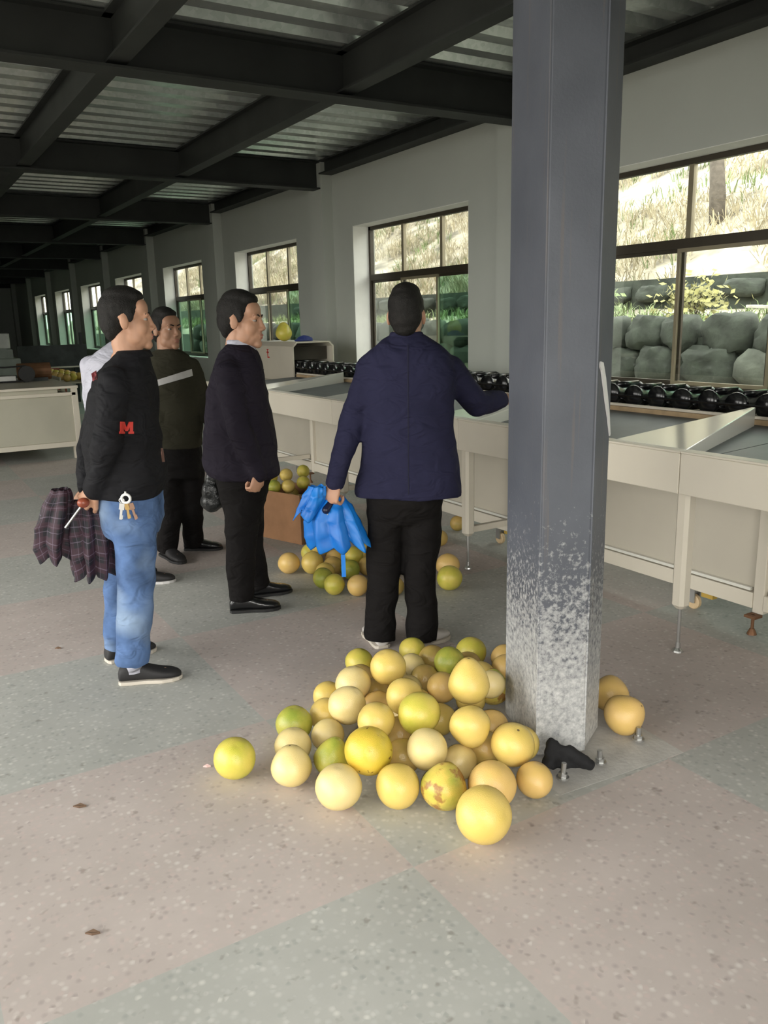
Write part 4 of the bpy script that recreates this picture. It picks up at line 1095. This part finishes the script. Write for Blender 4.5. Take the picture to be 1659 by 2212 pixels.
# ---------------------------------------------------------------- man in jeans and black jacket
J = Fig((0.855, 3.64), 'man in black jacket and faded blue jeans holding a plaid umbrella behind his back')
aR = J.shoe((258, 1476), (393, 1463), M['shoe_cloth'], M['sole_white'], sock=M['white_shirt'])
aL = J.shoe((230, 1432), (336, 1402), M['shoe_cloth'], M['sole_white'])
mb = MB()
J.rings([(1052, 224, 350, .165), (1085, 220, 350, .172), (1120, 222, 348, .165), (1150, 232, 342, .14)], mb, 2.5)
J.leg(mb, [(290, 1120, .09, .092), (296, 1255, .13, .083)], aR, .072, .015)
J.leg(mb, [(270, 1120, -.09, .09), (262, 1255, -.12, .078)], aL, .068, -.02)
jt = J.cloth(mb, 'jeans', M['jeans'], .010, .007)
mb = MB()
J.rings([(758, 262, 318, .075), (778, 243, 326, .13), (805, 220, 331, .19), (850, 200, 334, .215), (900, 190, 338, .215), (950, 186, 346, .205), (1000, 192, 354, .195), (1040, 208, 356, .185), (1068, 219, 352, .180)], mb)
WR = J.arm(mb, [(246, 822, .17, .066), (232, 955, .24, .060), (206, 1058, .14, .046)])
WL = J.arm(mb, [(236, 822, -.18, .066), (192, 965, -.20, .057), (190, 1052, -.02, .045)])
jk = J.cloth(mb, 'jacket', M['black_jacket'], .011, .008)
J.rings([(756, 256, 322, .078), (772, 250, 330, .10)], cb := MB()); J.cloth(cb, 'collar', M['black_jacket'], .009, .002, 3)
J.hand(WR[-1]+Vector((0, 0, -.01)), J.P(172, 1092, .12)-J.P(206, 1066, .14), UN*.9-UP*.3, 1, (1.0, 1.2, .7))
J.hand(WL[-1]+Vector((0, 0, -.01)), J.P(165, 1100, .02)-J.P(190, 1060, -.02), UP*.6-UN*.5, -1, (.8, 1.0, .6))
J.head(J.P(274, 693, 0), UR*.96+UN*.25, .02, 1.03, J.P(284, 778, 0))
J.finish(M['skin'], J.P(272, 860, 0), J.P(285, 1090, 0), .105)
# the red letter M on the sleeve: two uprights and two slanted strokes
x0, x1, y0, y1 = 259, 287, 911, 937
for nm, q in (('sleeve_letter', ((x0, y0), (x0+7, y0), (x0+7, y1), (x0, y1))), ('sleeve_letter', ((x1-7, y0), (x1, y0), (x1, y1), (x1-7, y1))),
              ('sleeve_letter', ((x0+2, y0), (x0+9, y0), (x0+17, y1-6), (x0+11, y1-6))), ('sleeve_letter', ((x1-9, y0), (x1-2, y0), (x1-11, y1-6), (x1-17, y1-6))),
              ('sleeve_letter', ((x0-2, y1-5), (x0+10, y1-5), (x0+10, y1), (x0-2, y1))), ('sleeve_letter', ((x1-10, y1-5), (x1+2, y1-5), (x1+2, y1), (x1-10, y1)))):
    decal(jk, quadgrid(*q, 2, 4), nm, M['red'], jk)
decal(jk, quadgrid((197, 807), (208, 800), (211, 818), (201, 824), 2, 2), 'shoulder_mark', plain('dark_red_print', (0.16, 0.01, 0.015), 0.7), jk)
decal(jk, quadgrid((347, 968), (351, 968), (355, 998), (350, 998), 1, 4), 'pocket_zip', plain('zip_metal', (0.30, 0.16, 0.13), 0.4, metal=0.5), jk)
decal(jt, quadgrid((298, 1082), (340, 1084), (340, 1118), (298, 1116), 4, 4), 'pocket', M['jeans'], jt, .004)

# ---------------------------------------------------------------- man in dark suit
S = Fig((1.66, 4.15), 'man in dark suit and white shirt standing sideways beside the pomelo carton')
aR = S.shoe((497, 1322), (606, 1314), M['shoe_black'], M['sole_dark'])
aL = S.shoe((550, 1289), (621, 1278), M['shoe_black'], M['sole_dark'])
mb = MB()
S.rings([(1005, 456, 592, .165), (1050, 470, 580, .165), (1090, 482, 572, .16), (1125, 490, 566, .13)], mb)
S.leg(mb, [(522, 1100, .085, .092), (520, 1195, .10, .082)], aR, .070, -.01)
S.leg(mb, [(536, 1100, -.085, .09), (540, 1190, -.09, .078)], aL, .068, -.01)
S.cloth(mb, 'trousers', M['black_trousers'], .010, .006)
mb = MB()
S.rings([(742, 490, 542, .075), (762, 474, 556, .14), (790, 460, 566, .195), (840, 450, 576, .215), (900, 444, 588, .215), (960, 440, 596, .205), (1000, 442, 601, .195), (1026, 450, 602, .19)], mb)
WR = S.arm(mb, [(492, 806, .18, .070), (516, 930, .24, .062), (560, 1022, .18, .047)])
WL = S.arm(mb, [(498, 806, -.18, .068), (478, 930, -.20, .058), (464, 1012, -.08, .046)])
sj = S.cloth(mb, 'suit_jacket', M['suit'], .011, .007)
# white shirt collar and front showing in the opening of the jacket
cb = MB(); S.rings([(733, 489, 536, .064), (748, 490, 549, .070), (760, 496, 556, .070)], cb); cb.tube([S.P(543, 752, .01), S.P(557, 790, .0)], [.020, .022], 12, ends=True)
S.cloth(cb, 'shirt_collar', M['white_shirt'], .008, .001, 2)
decal(sj, quadgrid((541, 752), (549, 756), (568, 800), (562, 800), 2, 6), 'lapel_edge', M['suit'], sj, .006)
S.hand(WR[-1]+Vector((0, 0, -.005)), S.P(552, 1062, .2)-S.P(562, 1028, .18), UN*.5-UR*.7, 1, (1.2, 1.4, .9), 1.0)
S.hand(WL[-1]+Vector((0, 0, -.005)), S.P(458, 1050, -.06)-S.P(464, 1016, -.08), UN*.2+UR*.7, -1, (1.2, 1.4, .9))
S.head(S.P(521, 694, 0), UR*.985-UN*.17, -.02, 1.16, S.P(514, 762, 0), fringe=.004)
S.finish(M['skin'], S.P(512, 850, 0), S.P(522, 1060, 0), .11)

# ---------------------------------------------------------------- man in olive sweater
G = Fig((1.62, 5.32), 'man in olive sweater with a pale chest stripe standing behind the jeans-wearer')
aR = G.shoe((352, 1198), (396, 1219), M['shoe_cloth'], M['sole_dark'])
aL = G.shoe((399, 1188), (481, 1186), M['shoe_black'], M['sole_dark'])
mb = MB()
G.rings([(950, 318, 434, .14), (1000, 332, 436, .14), (1030, 342, 436, .12)], mb)
G.leg(mb, [(364, 1015, .02, .092), (368, 1105, .03, .08)], aR, .072, -.02)
G.leg(mb, [(412, 1015, -.03, .092), (414, 1095, -.04, .08)], aL, .075, -.02)
G.cloth(mb, 'trousers', M['black_trousers'], .011, .006)
mb = MB()
G.rings([(752, 341, 386, .075), (766, 322, 408, .11), (786, 310, 420, .135), (830, 305, 428, .145), (880, 305, 434, .148), (930, 308, 438, .15), (966, 316, 436, .145)], mb)
WL = G.arm(mb, [(414, 792, .0, .064), (442, 868, -.02, .056), (462, 930, .06, .045)])
WR = G.arm(mb, [(320, 792, .0, .064), (308, 878, .02, .056), (322, 945, .08, .045)])
gs = G.cloth(mb, 'sweater', M['green_knit'], .011, .006)
decal(gs, quadgrid((332, 823), (414, 797), (416, 812), (334, 836), 12, 2), 'chest_stripe', M['stripe'], gs)
G.hand(WL[-1], G.P(474, 958, .1)-WL[-1], UN*.5-UR*.5, -1); G.hand(WR[-1], G.P(335, 975, .1)-WR[-1], UN*.5+UR*.5, 1)
G.head(G.P(359, 713, 0), UR*.80-UN*.60, .03, 1.05, G.P(364, 768, 0), skin=M['skin_tan'])
G.finish(M['skin_tan'], G.P(366, 830, 0), G.P(380, 990, 0), .10)

# ---------------------------------------------------------------- man in white shirt, almost hidden
Wf = Fig((1.22, 4.92), 'man in white shirt almost hidden behind the jeans-wearer')
aR = Wf.shoe((300, 1262), (369, 1256), M['shoe_cloth'], M['stripe'])
aL = Wf.shoe((268, 1246), (325, 1240), M['shoe_cloth'], M['stripe'])
mb = MB()
Wf.rings([(1000, 215, 322, .14), (1050, 222, 322, .14), (1080, 226, 318, .12)], mb)
Wf.leg(mb, [(288, 1060, .06, .085), (292, 1150, .08, .076)], aR, .068)
Wf.leg(mb, [(258, 1060, -.06, .085), (272, 1150, -.06, .076)], aL, .068)
Wf.cloth(mb, 'trousers', M['black_trousers'], .012, .006)
mb = MB()
Wf.rings([(738, 240, 285, .08), (752, 220, 300, .12), (775, 196, 312, .15), (810, 186, 320, .16), (880, 190, 322, .16), (960, 200, 322, .155), (1030, 210, 322, .15)], mb)
WL = Wf.arm(mb, [(196, 792, .0, .064), (205, 890, -.05, .056), (250, 950, -.10, .045)])
WR = Wf.arm(mb, [(305, 795, .0, .062), (312, 890, .05, .055), (300, 950, .12, .045)])
Wf.cloth(mb, 'shirt', M['white_shirt'], .012, .006)
Wf.hand(WL[-1], Wf.P(285, 965, -.12)-WL[-1], UN*.5-UP*.5, -1); Wf.hand(WR[-1], Wf.P(280, 975, .16)-WR[-1], UN*.5+UP*.5, 1)
Wf.head(Wf.P(268, 704, 0), UR*.7+UN*.5, .02, 1.0, Wf.P(266, 758, 0))
Wf.finish(M['skin'], Wf.P(262, 840, 0), Wf.P(270, 1040, 0), .10)

# ---------------------------------------------------------------- man in navy jacket seen from behind
V = Fig((2.045, 3.22), 'man in navy jacket seen from behind, reaching towards the sorting table')
aL = V.shoe((828, 1402), (795, 1364), M['shoe_white'], M['sole_white'])
aR = V.shoe((894, 1402), (966, 1374), M['shoe_white'], M['sole_white'])
mb = MB()
V.rings([(1055, 790, 960, .135), (1085, 793, 957, .135), (1110, 800, 950, .115), (1128, 818, 930, .085)], mb, 2.5)
V.leg(mb, [(834, 1105, .0, .091), (832, 1170, .0, .086), (829, 1245, .01, .078)], aL, .078, -.05)
V.leg(mb, [(915, 1105, .0, .091), (913, 1170, .0, .086), (907, 1245, .01, .079)], aR, .078, -.05)
V.cloth(mb, 'trousers', M['black_trousers'], .010, .007)
mb = MB()
V.rings([(722, 842, 915, .07), (740, 818, 945, .10), (760, 793, 972, .125), (795, 780, 985, .138), (850, 786, 983, .138), (920, 787, 980, .135), (980, 780, 988, .142), (1040, 770, 997, .15), (1070, 766, 1001, .152)], mb, 2.6)
WL = V.arm(mb, [(800, 798, .0, .070), (757, 920, .02, .060), (724, 1038, .10, .047)])
WR = V.arm(mb, [(972, 800, -.02, .074), (1030, 874, -.12, .064), (1080, 862, -.24, .048)])
vj = V.cloth(mb, 'jacket', M['navy'], .011, .006)
decal(vj, quadgrid((880, 745), (882, 745), (883, 1068), (881, 1068), 1, 40), 'back_seam', plain('navy_seam', (0.012, 0.012, 0.028), 0.9), vj, .0025)
cb = MB(); V.rings([(716, 843, 912, .070), (736, 836, 922, .085)], cb); V.cloth(cb, 'collar', M['navy'], .009, .001, 3)
V.hand(WL[-1]+Vector((0, 0, -.005)), V.P(716, 1082, .11)-V.P(724, 1045, .10), UN*.7+UR*.6, -1, (1.15, 1.35, .8), 1.05)
V.hand(WR[-1], V.P(1125, 848, -.38)-WR[-1], UN*.3-UP*.7, 1, (.4, .5, .3))
V.head(V.P(878, 684, 0), UN*.98+UR*.15, -.03, 1.06, V.P(879, 742, 0), nape=.004)
V.finish(M['skin'], V.P(882, 830, 0), V.P(876, 1090, 0), .10)
# ================================================================== UMBRELLAS, BAG, KEYS
def umbrella_cloth(fig, rings, d, name, mat, parent, pleats, amp, seed, zig=0.5, lobes=None, N_=96):
    """loosely gathered umbrella cloth: pleated rings from the gathered top to the jagged hem, a thin shell with its own thickness"""
    r_ = random.Random(seed); ph = [r_.uniform(-.25, .25) for _ in range(pleats)]; am = [r_.uniform(.6, 1.3) for _ in range(pleats)]
    verts = []; uvs = []; nr = len(rings)*5-4
    def lerp(a, b, t): return a+(b-a)*t
    for i in range(nr):
        q = i/5.0; k = min(int(q), len(rings)-2); t = q-k; t = t*t*(3-2*t)
        y, xl, xr, th, tw = [lerp(rings[k][c], rings[k+1][c], t) for c in range(5)]
        a, b = fig.P(xl, y, d), fig.P(xr, y, d); c = (a+b)/2; A = (b-a)/2; g = i/(nr-1)
        for j in range(N_):
            f = 2*PI*j/N_; pf = (f+tw)/(2*PI)*pleats; n_ = int(pf) % pleats; fr = pf-int(pf)
            tri = 1-abs(2*fr-1)                                   # 0 in the fold, 1 on the rib
            m_ = 1-amp*(0.45+0.55*g)*(1-tri)*am[n_] + 0.05*ph[n_]
            p = c+A*math.cos(f)*m_+UN*th*math.sin(f)*m_
            p += UP*(zig*g*g*(1-tri)*am[n_]*.06) + UP*.010*noise.noise(Vector((f*1.5, g*3, seed)))
            p += (A.normalized()*math.cos(f)+UN*math.sin(f))*.010*noise.noise(Vector((f*2.2, g*5, seed+9)))
            verts.append(p); uvs.append((f/(2*PI)*pleats, g))
    m_ = MB(); fs = [(i*N_+j, i*N_+(j+1) % N_, (i+1)*N_+(j+1) % N_, (i+1)*N_+j) for i in range(nr-1) for j in range(N_)]
    m_.add(verts, fs); me = m_.mesh(name, True)
    uv = me.uv_layers.new(name='cloth')
    for p in me.polygons:
        js = [vi % N_ for vi in p.vertices]; wrap = max(js)-min(js) > 2
        for li, vi in zip(p.loop_indices, p.vertices):
            u, v = uvs[vi]
            if wrap and vi % N_ == 0: u = pleats
            uv.data[li].uv = (u, v)
    o = link(name, me, mat, parent)
    sd = o.modifiers.new('thickness', 'SOLIDIFY'); sd.thickness = .003
    return o
def sheer_blue():
    mt, nt, b = new_mat('bright_blue_umbrella_cloth')
    tc = N(nt, 'ShaderNodeTexCoord'); n = N(nt, 'ShaderNodeTexNoise'); n.inputs['Scale'].default_value = 8; nt.links.new(tc.outputs['Object'], n.inputs['Vector'])
    r = ramp(nt, [(0.3, (0.003, 0.13, 0.50)), (0.7, (0.008, 0.21, 0.68))]); nt.links.new(n.outputs['Fac'], r.inputs['Fac'])
    nt.links.new(r.outputs['Color'], b.inputs['Base Color']); b.inputs['Roughness'].default_value = 0.45
    return mt
M['blue_umb'] = sheer_blue()
def plaid():
    mt, nt, b = new_mat('dark_plaid_umbrella_cloth')
    uv = N(nt, 'ShaderNodeUVMap', uv_map='cloth'); sp = N(nt, 'ShaderNodeSeparateXYZ'); nt.links.new(uv.outputs[0], sp.inputs[0])
    def stripes(sock, freq, lo, hi):
        m1 = N(nt, 'ShaderNodeMath', operation='MULTIPLY'); m1.inputs[1].default_value = freq; nt.links.new(sock, m1.inputs[0])
        m2 = N(nt, 'ShaderNodeMath', operation='FRACT'); nt.links.new(m1.outputs[0], m2.inputs[0])
        r = ramp(nt, [(0, (0, 0, 0)), (lo, (0, 0, 0)), (lo+.03, (1, 1, 1)), (hi, (1, 1, 1)), (min(hi+.03, 1), (0, 0, 0))]); nt.links.new(m2.outputs[0], r.inputs['Fac']); return r.outputs['Color']
    def mix(fac, a, bcol, k=1.0):
        mu = N(nt, 'ShaderNodeMath', operation='MULTIPLY'); mu.inputs[1].default_value = k; nt.links.new(fac, mu.inputs[0])
        mx = N(nt, 'ShaderNodeMix', data_type='RGBA'); nt.links.new(mu.outputs[0], mx.inputs[0])
        if isinstance(a, tuple): mx.inputs[6].default_value = a
        else: nt.links.new(a, mx.inputs[6])
        mx.inputs[7].default_value = bcol; return mx.outputs[2]
    base = (0.007, 0.006, 0.011, 1); wine = (0.040, 0.013, 0.024, 1); pale = (0.15, 0.12, 0.17, 1)
    c = mix(stripes(sp.outputs[1], 5.0, .1, .55), base, wine, .75); c = mix(stripes(sp.outputs[0], 1.6, .2, .6), c, wine, .5)
    c = mix(stripes(sp.outputs[1], 10.0, .70, .78), c, pale, .5); c = mix(stripes(sp.outputs[0], 3.2, .75, .83), c, pale, .4)
    nt.links.new(c, b.inputs['Base Color']); b.inputs['Roughness'].default_value = 0.7
    return mt
M['plaid'] = plaid()
M['shaft'] = plain('steel_umbrella_shaft', (0.5, 0.5, 0.5), 0.3, metal=0.9)
M['red_wood'] = plain('red_brown_wood', (0.26, 0.06, 0.03), 0.35, var=0.25, scale=30)
M['dark_handle'] = plain('dark_blue_handle', (0.004, 0.006, 0.03), 0.4)
# bright blue umbrella hanging from the left hand of the navy-jacketed man
top = V.P(712, 1062, .09)
ub = thing('blue_umbrella', 'bright blue half-folded umbrella hanging from the navy-jacketed man\'s hand', 'umbrella', top)
umbrella_cloth(V, [(1072, 696, 744, .035, 0.0), (1092, 672, 760, .075, .05), (1122, 652, 780, .10, .12), (1156, 655, 797, .115, .2), (1188, 668, 808, .115, .3)], .06, 'canopy', M['blue_umb'], ub, 8, .42, 4, .9)
umbrella_cloth(V, [(1050, 664, 704, .03, 0.4), (1072, 652, 706, .045, .45), (1100, 640, 700, .05, .5), (1124, 632, 692, .05, .6)], .10, 'loose_fold', M['blue_umb'], ub, 4, .5, 9, .8)
MB().tube([V.P(728, 1066, .07), V.P(717, 1082, .09), V.P(704, 1102, .13)], [.014, .016, .019], 12, ends=True).build('handle', M['dark_handle'], ub, smooth=True)
MB().tube([V.P(704, 1102, .13), V.P(742, 1200, .10), V.P(743, 1222, .10)], [.005, .005, .004], 8).build('shaft', M['shaft'], ub)
MB().obox(V.P(742, 1222, .12), UR*.010, UN*.0015, UP*.055).build('tie_strap', M['blue_umb'], ub)
# plaid umbrella held behind the jeans-wearer's back
pb = thing('plaid_umbrella', 'dark purple plaid umbrella half folded behind the jeans-wearer\'s back', 'umbrella', J.P(180, 1085, .14))
umbrella_cloth(J, [(1082, 150, 214, .05, 0.0), (1110, 140, 236, .085, .05), (1150, 142, 248, .105, .15), (1200, 150, 254, .11, .25), (1246, 160, 252, .105, .3)], .06, 'canopy', M['plaid'], pb, 8, .40, 21, .5)
umbrella_cloth(J, [(1056, 112, 150, .04, 0.2), (1090, 92, 158, .07, .25), (1135, 74, 160, .085, .35), (1180, 70, 160, .085, .45), (1214, 86, 156, .075, .5)], .12, 'loose_fold', M['plaid'], pb, 5, .42, 33, .6)
MB().ell(J.P(180, 1086, .165), (.026, .022, .022), 18, 12).build('handle', M['red_wood'], pb, smooth=True)
MB().tube([J.P(178, 1090, .165), J.P(141, 1140, .19)], .0055, 8).build('shaft', M['shaft'], pb)
# black bag hanging behind the suited man
bg_ = MB()
for px, py, dd, r in ((463, 1030, -.06, (.05, .05, .05)), (460, 1060, -.06, (.062, .06, .08)), (458, 1085, -.06, (.06, .058, .06)), (470, 1075, -.06, (.05, .05, .07))): bg_.ell(S.P(px, py, dd), r, 14, 10)
me = remesh(bg_, 'pouch', .009, 4, lambda p: .012*noise.noise(Vector((p.x*22, p.y*22, p.z*9))))
bag = thing('black_bag', 'small black soft bag hanging behind the suited man\'s back', 'bag', S.P(460, 1060, -.06))
link('pouch', me, plain('black_bag_leather', (0.010, 0.011, 0.011), 0.35, var=0.3, bump=0.4, bscale=40), bag)
MB().tube([S.P(457, 1035, -.06), S.P(455, 1012, -.07), S.P(462, 1002, -.08), S.P(468, 1016, -.07), S.P(468, 1036, -.06)], .006, 8).build('strap', M['black_plastic'], bag, smooth=True)
# keys on the belt loop of the jeans
kr = thing('key_ring', 'bunch of keys on a white clip at the jeans waistband', 'keys', J.P(270, 1075, .25))
M['white_plastic'] = plain('white_plastic_clip', (0.75, 0.75, 0.73), 0.4, var=0.02)
c = J.P(272, 1077, .20); m_ = MB()
m_.tube([c+UR*.018*math.cos(2*PI*k/16)+UP*.018*math.sin(2*PI*k/16) for k in range(17)], .006, 8, cap=False); m_.build('clip', M['white_plastic'], kr, smooth=True)
m_ = MB(); m_.tube([c-UR*.018-UP*.008+(UR*.010*math.cos(2*PI*k/12)+UP*.010*math.sin(2*PI*k/12)) for k in range(13)], .0035, 6, cap=False); m_.build('ring', M['shaft'], kr, smooth=True)
for dx, ln, mt, sl in ((-.018, .055, M['galv'], -.2), (.002, .05, plain('brass_key', (0.45, 0.30, 0.12), 0.35, metal=0.8), .05), (.018, .058, plain('bronze_key', (0.28, 0.17, 0.12), 0.4, metal=0.6), .25)):
    q = c+UR*dx-UP*.022; dv = (UR*sl-UP).normalized(); sv = UR-dv*UR.dot(dv); sv.normalize()
    k_ = MB().obox(q+dv*.012, dv*.014, sv*.011, UN*.0015).obox(q+dv*(.026+ln*.35), dv*ln*.42, sv*.005, UN*.0015).obox(q+dv*(.03+ln*.5)+sv*.006, dv*ln*.15, sv*.003, UN*.0012)
    k_.build('key', mt, kr)
MB().tube([c+UP*.018, c+UP*.03-UN*.0], .004, 8).build('loop', M['white_plastic'], kr)

# ================================================================== LEFT: WASHING TANK AND FAR MACHINERY
M['tank'] = plain('faded_cream_tank_paint', (0.47, 0.45, 0.36), 0.5, var=0.08, scale=2)
M['dark_metal'] = plain('dark_machine_metal', (0.045, 0.05, 0.05), 0.5, metal=0.4, var=0.3)
M['grey_machine'] = plain('grey_green_machine', (0.22, 0.25, 0.22), 0.5, var=0.15)
tx0, tx1, ty0, ty1 = -0.9, 1.98, 10.42, 12.7
tk = thing('washing_tank', 'low cream steel washing tank standing across the hall at the left', 'tank', (0.55, 11.5, 0))
MB().box(tx0, tx1, ty0, ty0+.03, .21, .76).build('front_panel', M['tank'], tk, bevel=.004)
MB().box(tx0, tx1, ty1-.03, ty1, .21, .76).build('rear_panel', M['tank'], tk)
MB().box(tx1-.03, tx1, ty0+.03, ty1-.03, .21, .76).build('end_panel', M['tank'], tk); MB().box(tx0, tx0+.03, ty0+.03, ty1-.03, .21, .76).build('end_panel', M['tank'], tk)
MB().box(tx0, tx1, ty0-.02, ty0+.05, .15, .21).build('bottom_rail', M['cream'], tk, bevel=.004)
MB().box(tx0, tx1, ty0-.025, ty0+.05, .76, .80).box(tx1-.05, tx1+.02, ty0-.025, ty0+.05, .21, .86).build('frame_rail', M['cream'], tk, bevel=.004)
MB().box(tx0-.02, tx1+.03, ty0-.03, ty1+.02, .845, .875).build('top_plate', M['cream'], tk, bevel=.004)
MB().box(tx0, tx1-.2, ty0+.01, ty0+.025, .80, .845).build('splash_strip', M['tank'], tk)
for x in (tx0+.05, tx1-.05):
    for y in (ty0+.05, ty1-.05): MB().box(x-.03, x+.03, y-.03, y+.03, 0, .21).build('leg', M['cream'], tk)
M['pulley'] = plain('black_rubber_belt', (0.015, 0.015, 0.015), 0.6)
# drive motor and belts on the tank
dm = thing('belt_drive', 'dark belt drive with pulleys standing on the washing tank', 'motor', (1.35, 11.7, .875))
for x, z, r in ((1.12, .99, .10), (1.62, .985, .10), (0.75, .97, .09)):
    m_ = MB(); m_.loft([[Vector((x+r_*math.cos(2*PI*k/18), 11.55+dy, z+r_*math.sin(2*PI*k/18))) for k in range(18)] for dy, r_ in ((-.03, r*.3), (-.03, r), (-.015, r*.9), (.015, r*.9), (.03, r), (.03, r*.3))])
    m_.build('pulley', M['pulley'], dm)
    MB().box(x-.03, x+.03, 11.59, 11.65, .875, z).build('bracket', M['dark_metal'], dm)
m_ = MB(); m_.tube([(1.12, 11.55, 1.09), (1.37, 11.55, 1.075), (1.62, 11.55, 1.085)], .012, 6).tube([(1.12, 11.55, .89), (1.62, 11.55, .895)], .012, 6).build('belt', M['pulley'], dm)
MB().box(1.28, 1.50, 11.62, 11.9, .876, .96).build('white_cover', plain('white_cover_paint', (0.62, 0.62, 0.58), 0.5), dm, bevel=.01)
MB().tube([(1.55, 11.8, 1.0), (1.95, 11.8, 1.0)], .11, 18).build('motor', M['rust'], dm)
MB().box(1.6, 1.9, 11.7, 11.9, .876, .92).build('motor_foot', M['dark_metal'], dm)
# trough of fruit beyond the tank
tr = thing('fruit_trough', 'narrow cream trough carrying fruit behind the washing tank', 'trough', (2.6, 13.6, 0))
MB().box(2.25, 2.75, 12.9, 15.4, .74, .76).build('bed', M['tank'], tr); MB().box(2.25, 2.27, 12.9, 15.4, .76, .84).build('side', M['tank'], tr); MB().box(2.73, 2.75, 12.9, 15.4, .76, .84).build('side', M['tank'], tr)
for x in (2.29, 2.71):
    for y in (13.0, 15.3): MB().box(x-.025, x+.025, y-.025, y+.025, 0, .74).build('leg', M['tank'], tr)
for k in range(14):
    pomelo((2.38+.12*(k % 3), 13.05+.155*k, .76+.062), .06, 'round', ('dull', 'lime', 'yellow')[k % 3], 'small pomelo lying in the cream trough behind the washing tank', 'pomelos in the trough')
# big grey elevator machine at the far left with control box
em = thing('elevator_machine', 'grey-green fruit elevator machine far back at the left edge', 'machine', (1.2, 16.5, 0))
MB().box(0.2, 2.15, 15.8, 17.2, .75, 1.05).build('hopper', M['grey_machine'], em, bevel=.02)
MB().prism([(0.9, 15.9, 1.05, 1.35), (2.05, 15.9, 1.05, 1.2), (2.05, 17.1, 1.05, 1.2), (0.9, 17.1, 1.05, 1.35)], 0, 0).build('chute', M['grey_machine'], em)
MB().box(1.55, 2.05, 16.1, 16.8, 1.21, 1.48).build('control_box', plain('pale_control_box', (0.58, 0.60, 0.56), 0.5), em, bevel=.02)
MB().tube([(1.68, 16.3, 1.48), (1.68, 16.3, 1.66)], .10, 14).build('motor', plain('pale_motor', (0.5, 0.52, 0.5), 0.5), em)
MB().box(1.2, 1.5, 16.2, 16.9, 1.34, 1.62).build('gear_case', M['dark_metal'], em, bevel=.02)
for x in (0.3, 2.05):
    for y in (15.9, 17.1): MB().box(x-.04, x+.04, y-.04, y+.04, 0, .75).build('leg', M['dark_metal'], em)
# dark inspection bench in front of the far windows
ib = thing('inspection_bench', 'dark high-sided bench with a pale lower edge near the far windows', 'bench', (3.0, 18.0, 0))
MB().box(2.35, 3.65, 17.6, 17.64, .80, 1.22).build('front_board', M['dark_metal'], ib); MB().box(2.35, 3.65, 17.58, 17.66, .77, .80).build('pale_edge', M['cream'], ib)
MB().box(2.35, 3.65, 17.66, 18.6, .76, .80).build('top', M['dark_metal'], ib)
for x in (2.42, 3.58):
    for y in (17.7, 18.5): MB().box(x-.03, x+.03, y-.03, y+.03, 0, .76).build('leg', M['dark_metal'], ib)
MB().box(3.55, 3.6, 17.68, 17.72, .80, 1.45).build('upright', M['dark_metal'], ib)
wc = MB().box(2.5, 3.1, 16.4, 16.9, .001, .02)
cr = thing('red_crate', 'reddish-brown slatted crate in front of the inspection bench', 'crate', (2.62, 16.3, .0))
for k in range(5): MB().box(2.35, 2.9, 16.0, 16.02, .30+k*.11, .38+k*.11).build('slat', M['red_wood'], cr)
for k in range(5): MB().box(2.35, 2.9, 16.48, 16.5, .30+k*.11, .38+k*.11).build('slat', M['red_wood'], cr)
for x in (2.35, 2.88):
    for y in (16.02, 16.46): MB().box(x, x+.02, y, y+.02, 0, .82).build('post', M['red_wood'], cr)
MB().box(2.35, 2.9, 16.02, 16.48, .28, .30).build('bottom', M['red_wood'], cr)
# dark sliding door at the far end of the hall
dr = struct(MB().box(1.6, 4.2, YF-.06, YF-.005, 0, 2.9).build('door_1', plain('dark_green_door', (0.03, 0.045, 0.04), 0.6)))
for x in (1.6, 2.9, 4.14): MB().box(x, x+.06, YF-.08, YF-.06, 0, 2.9).build('door_rail', M['dark_metal'], dr)
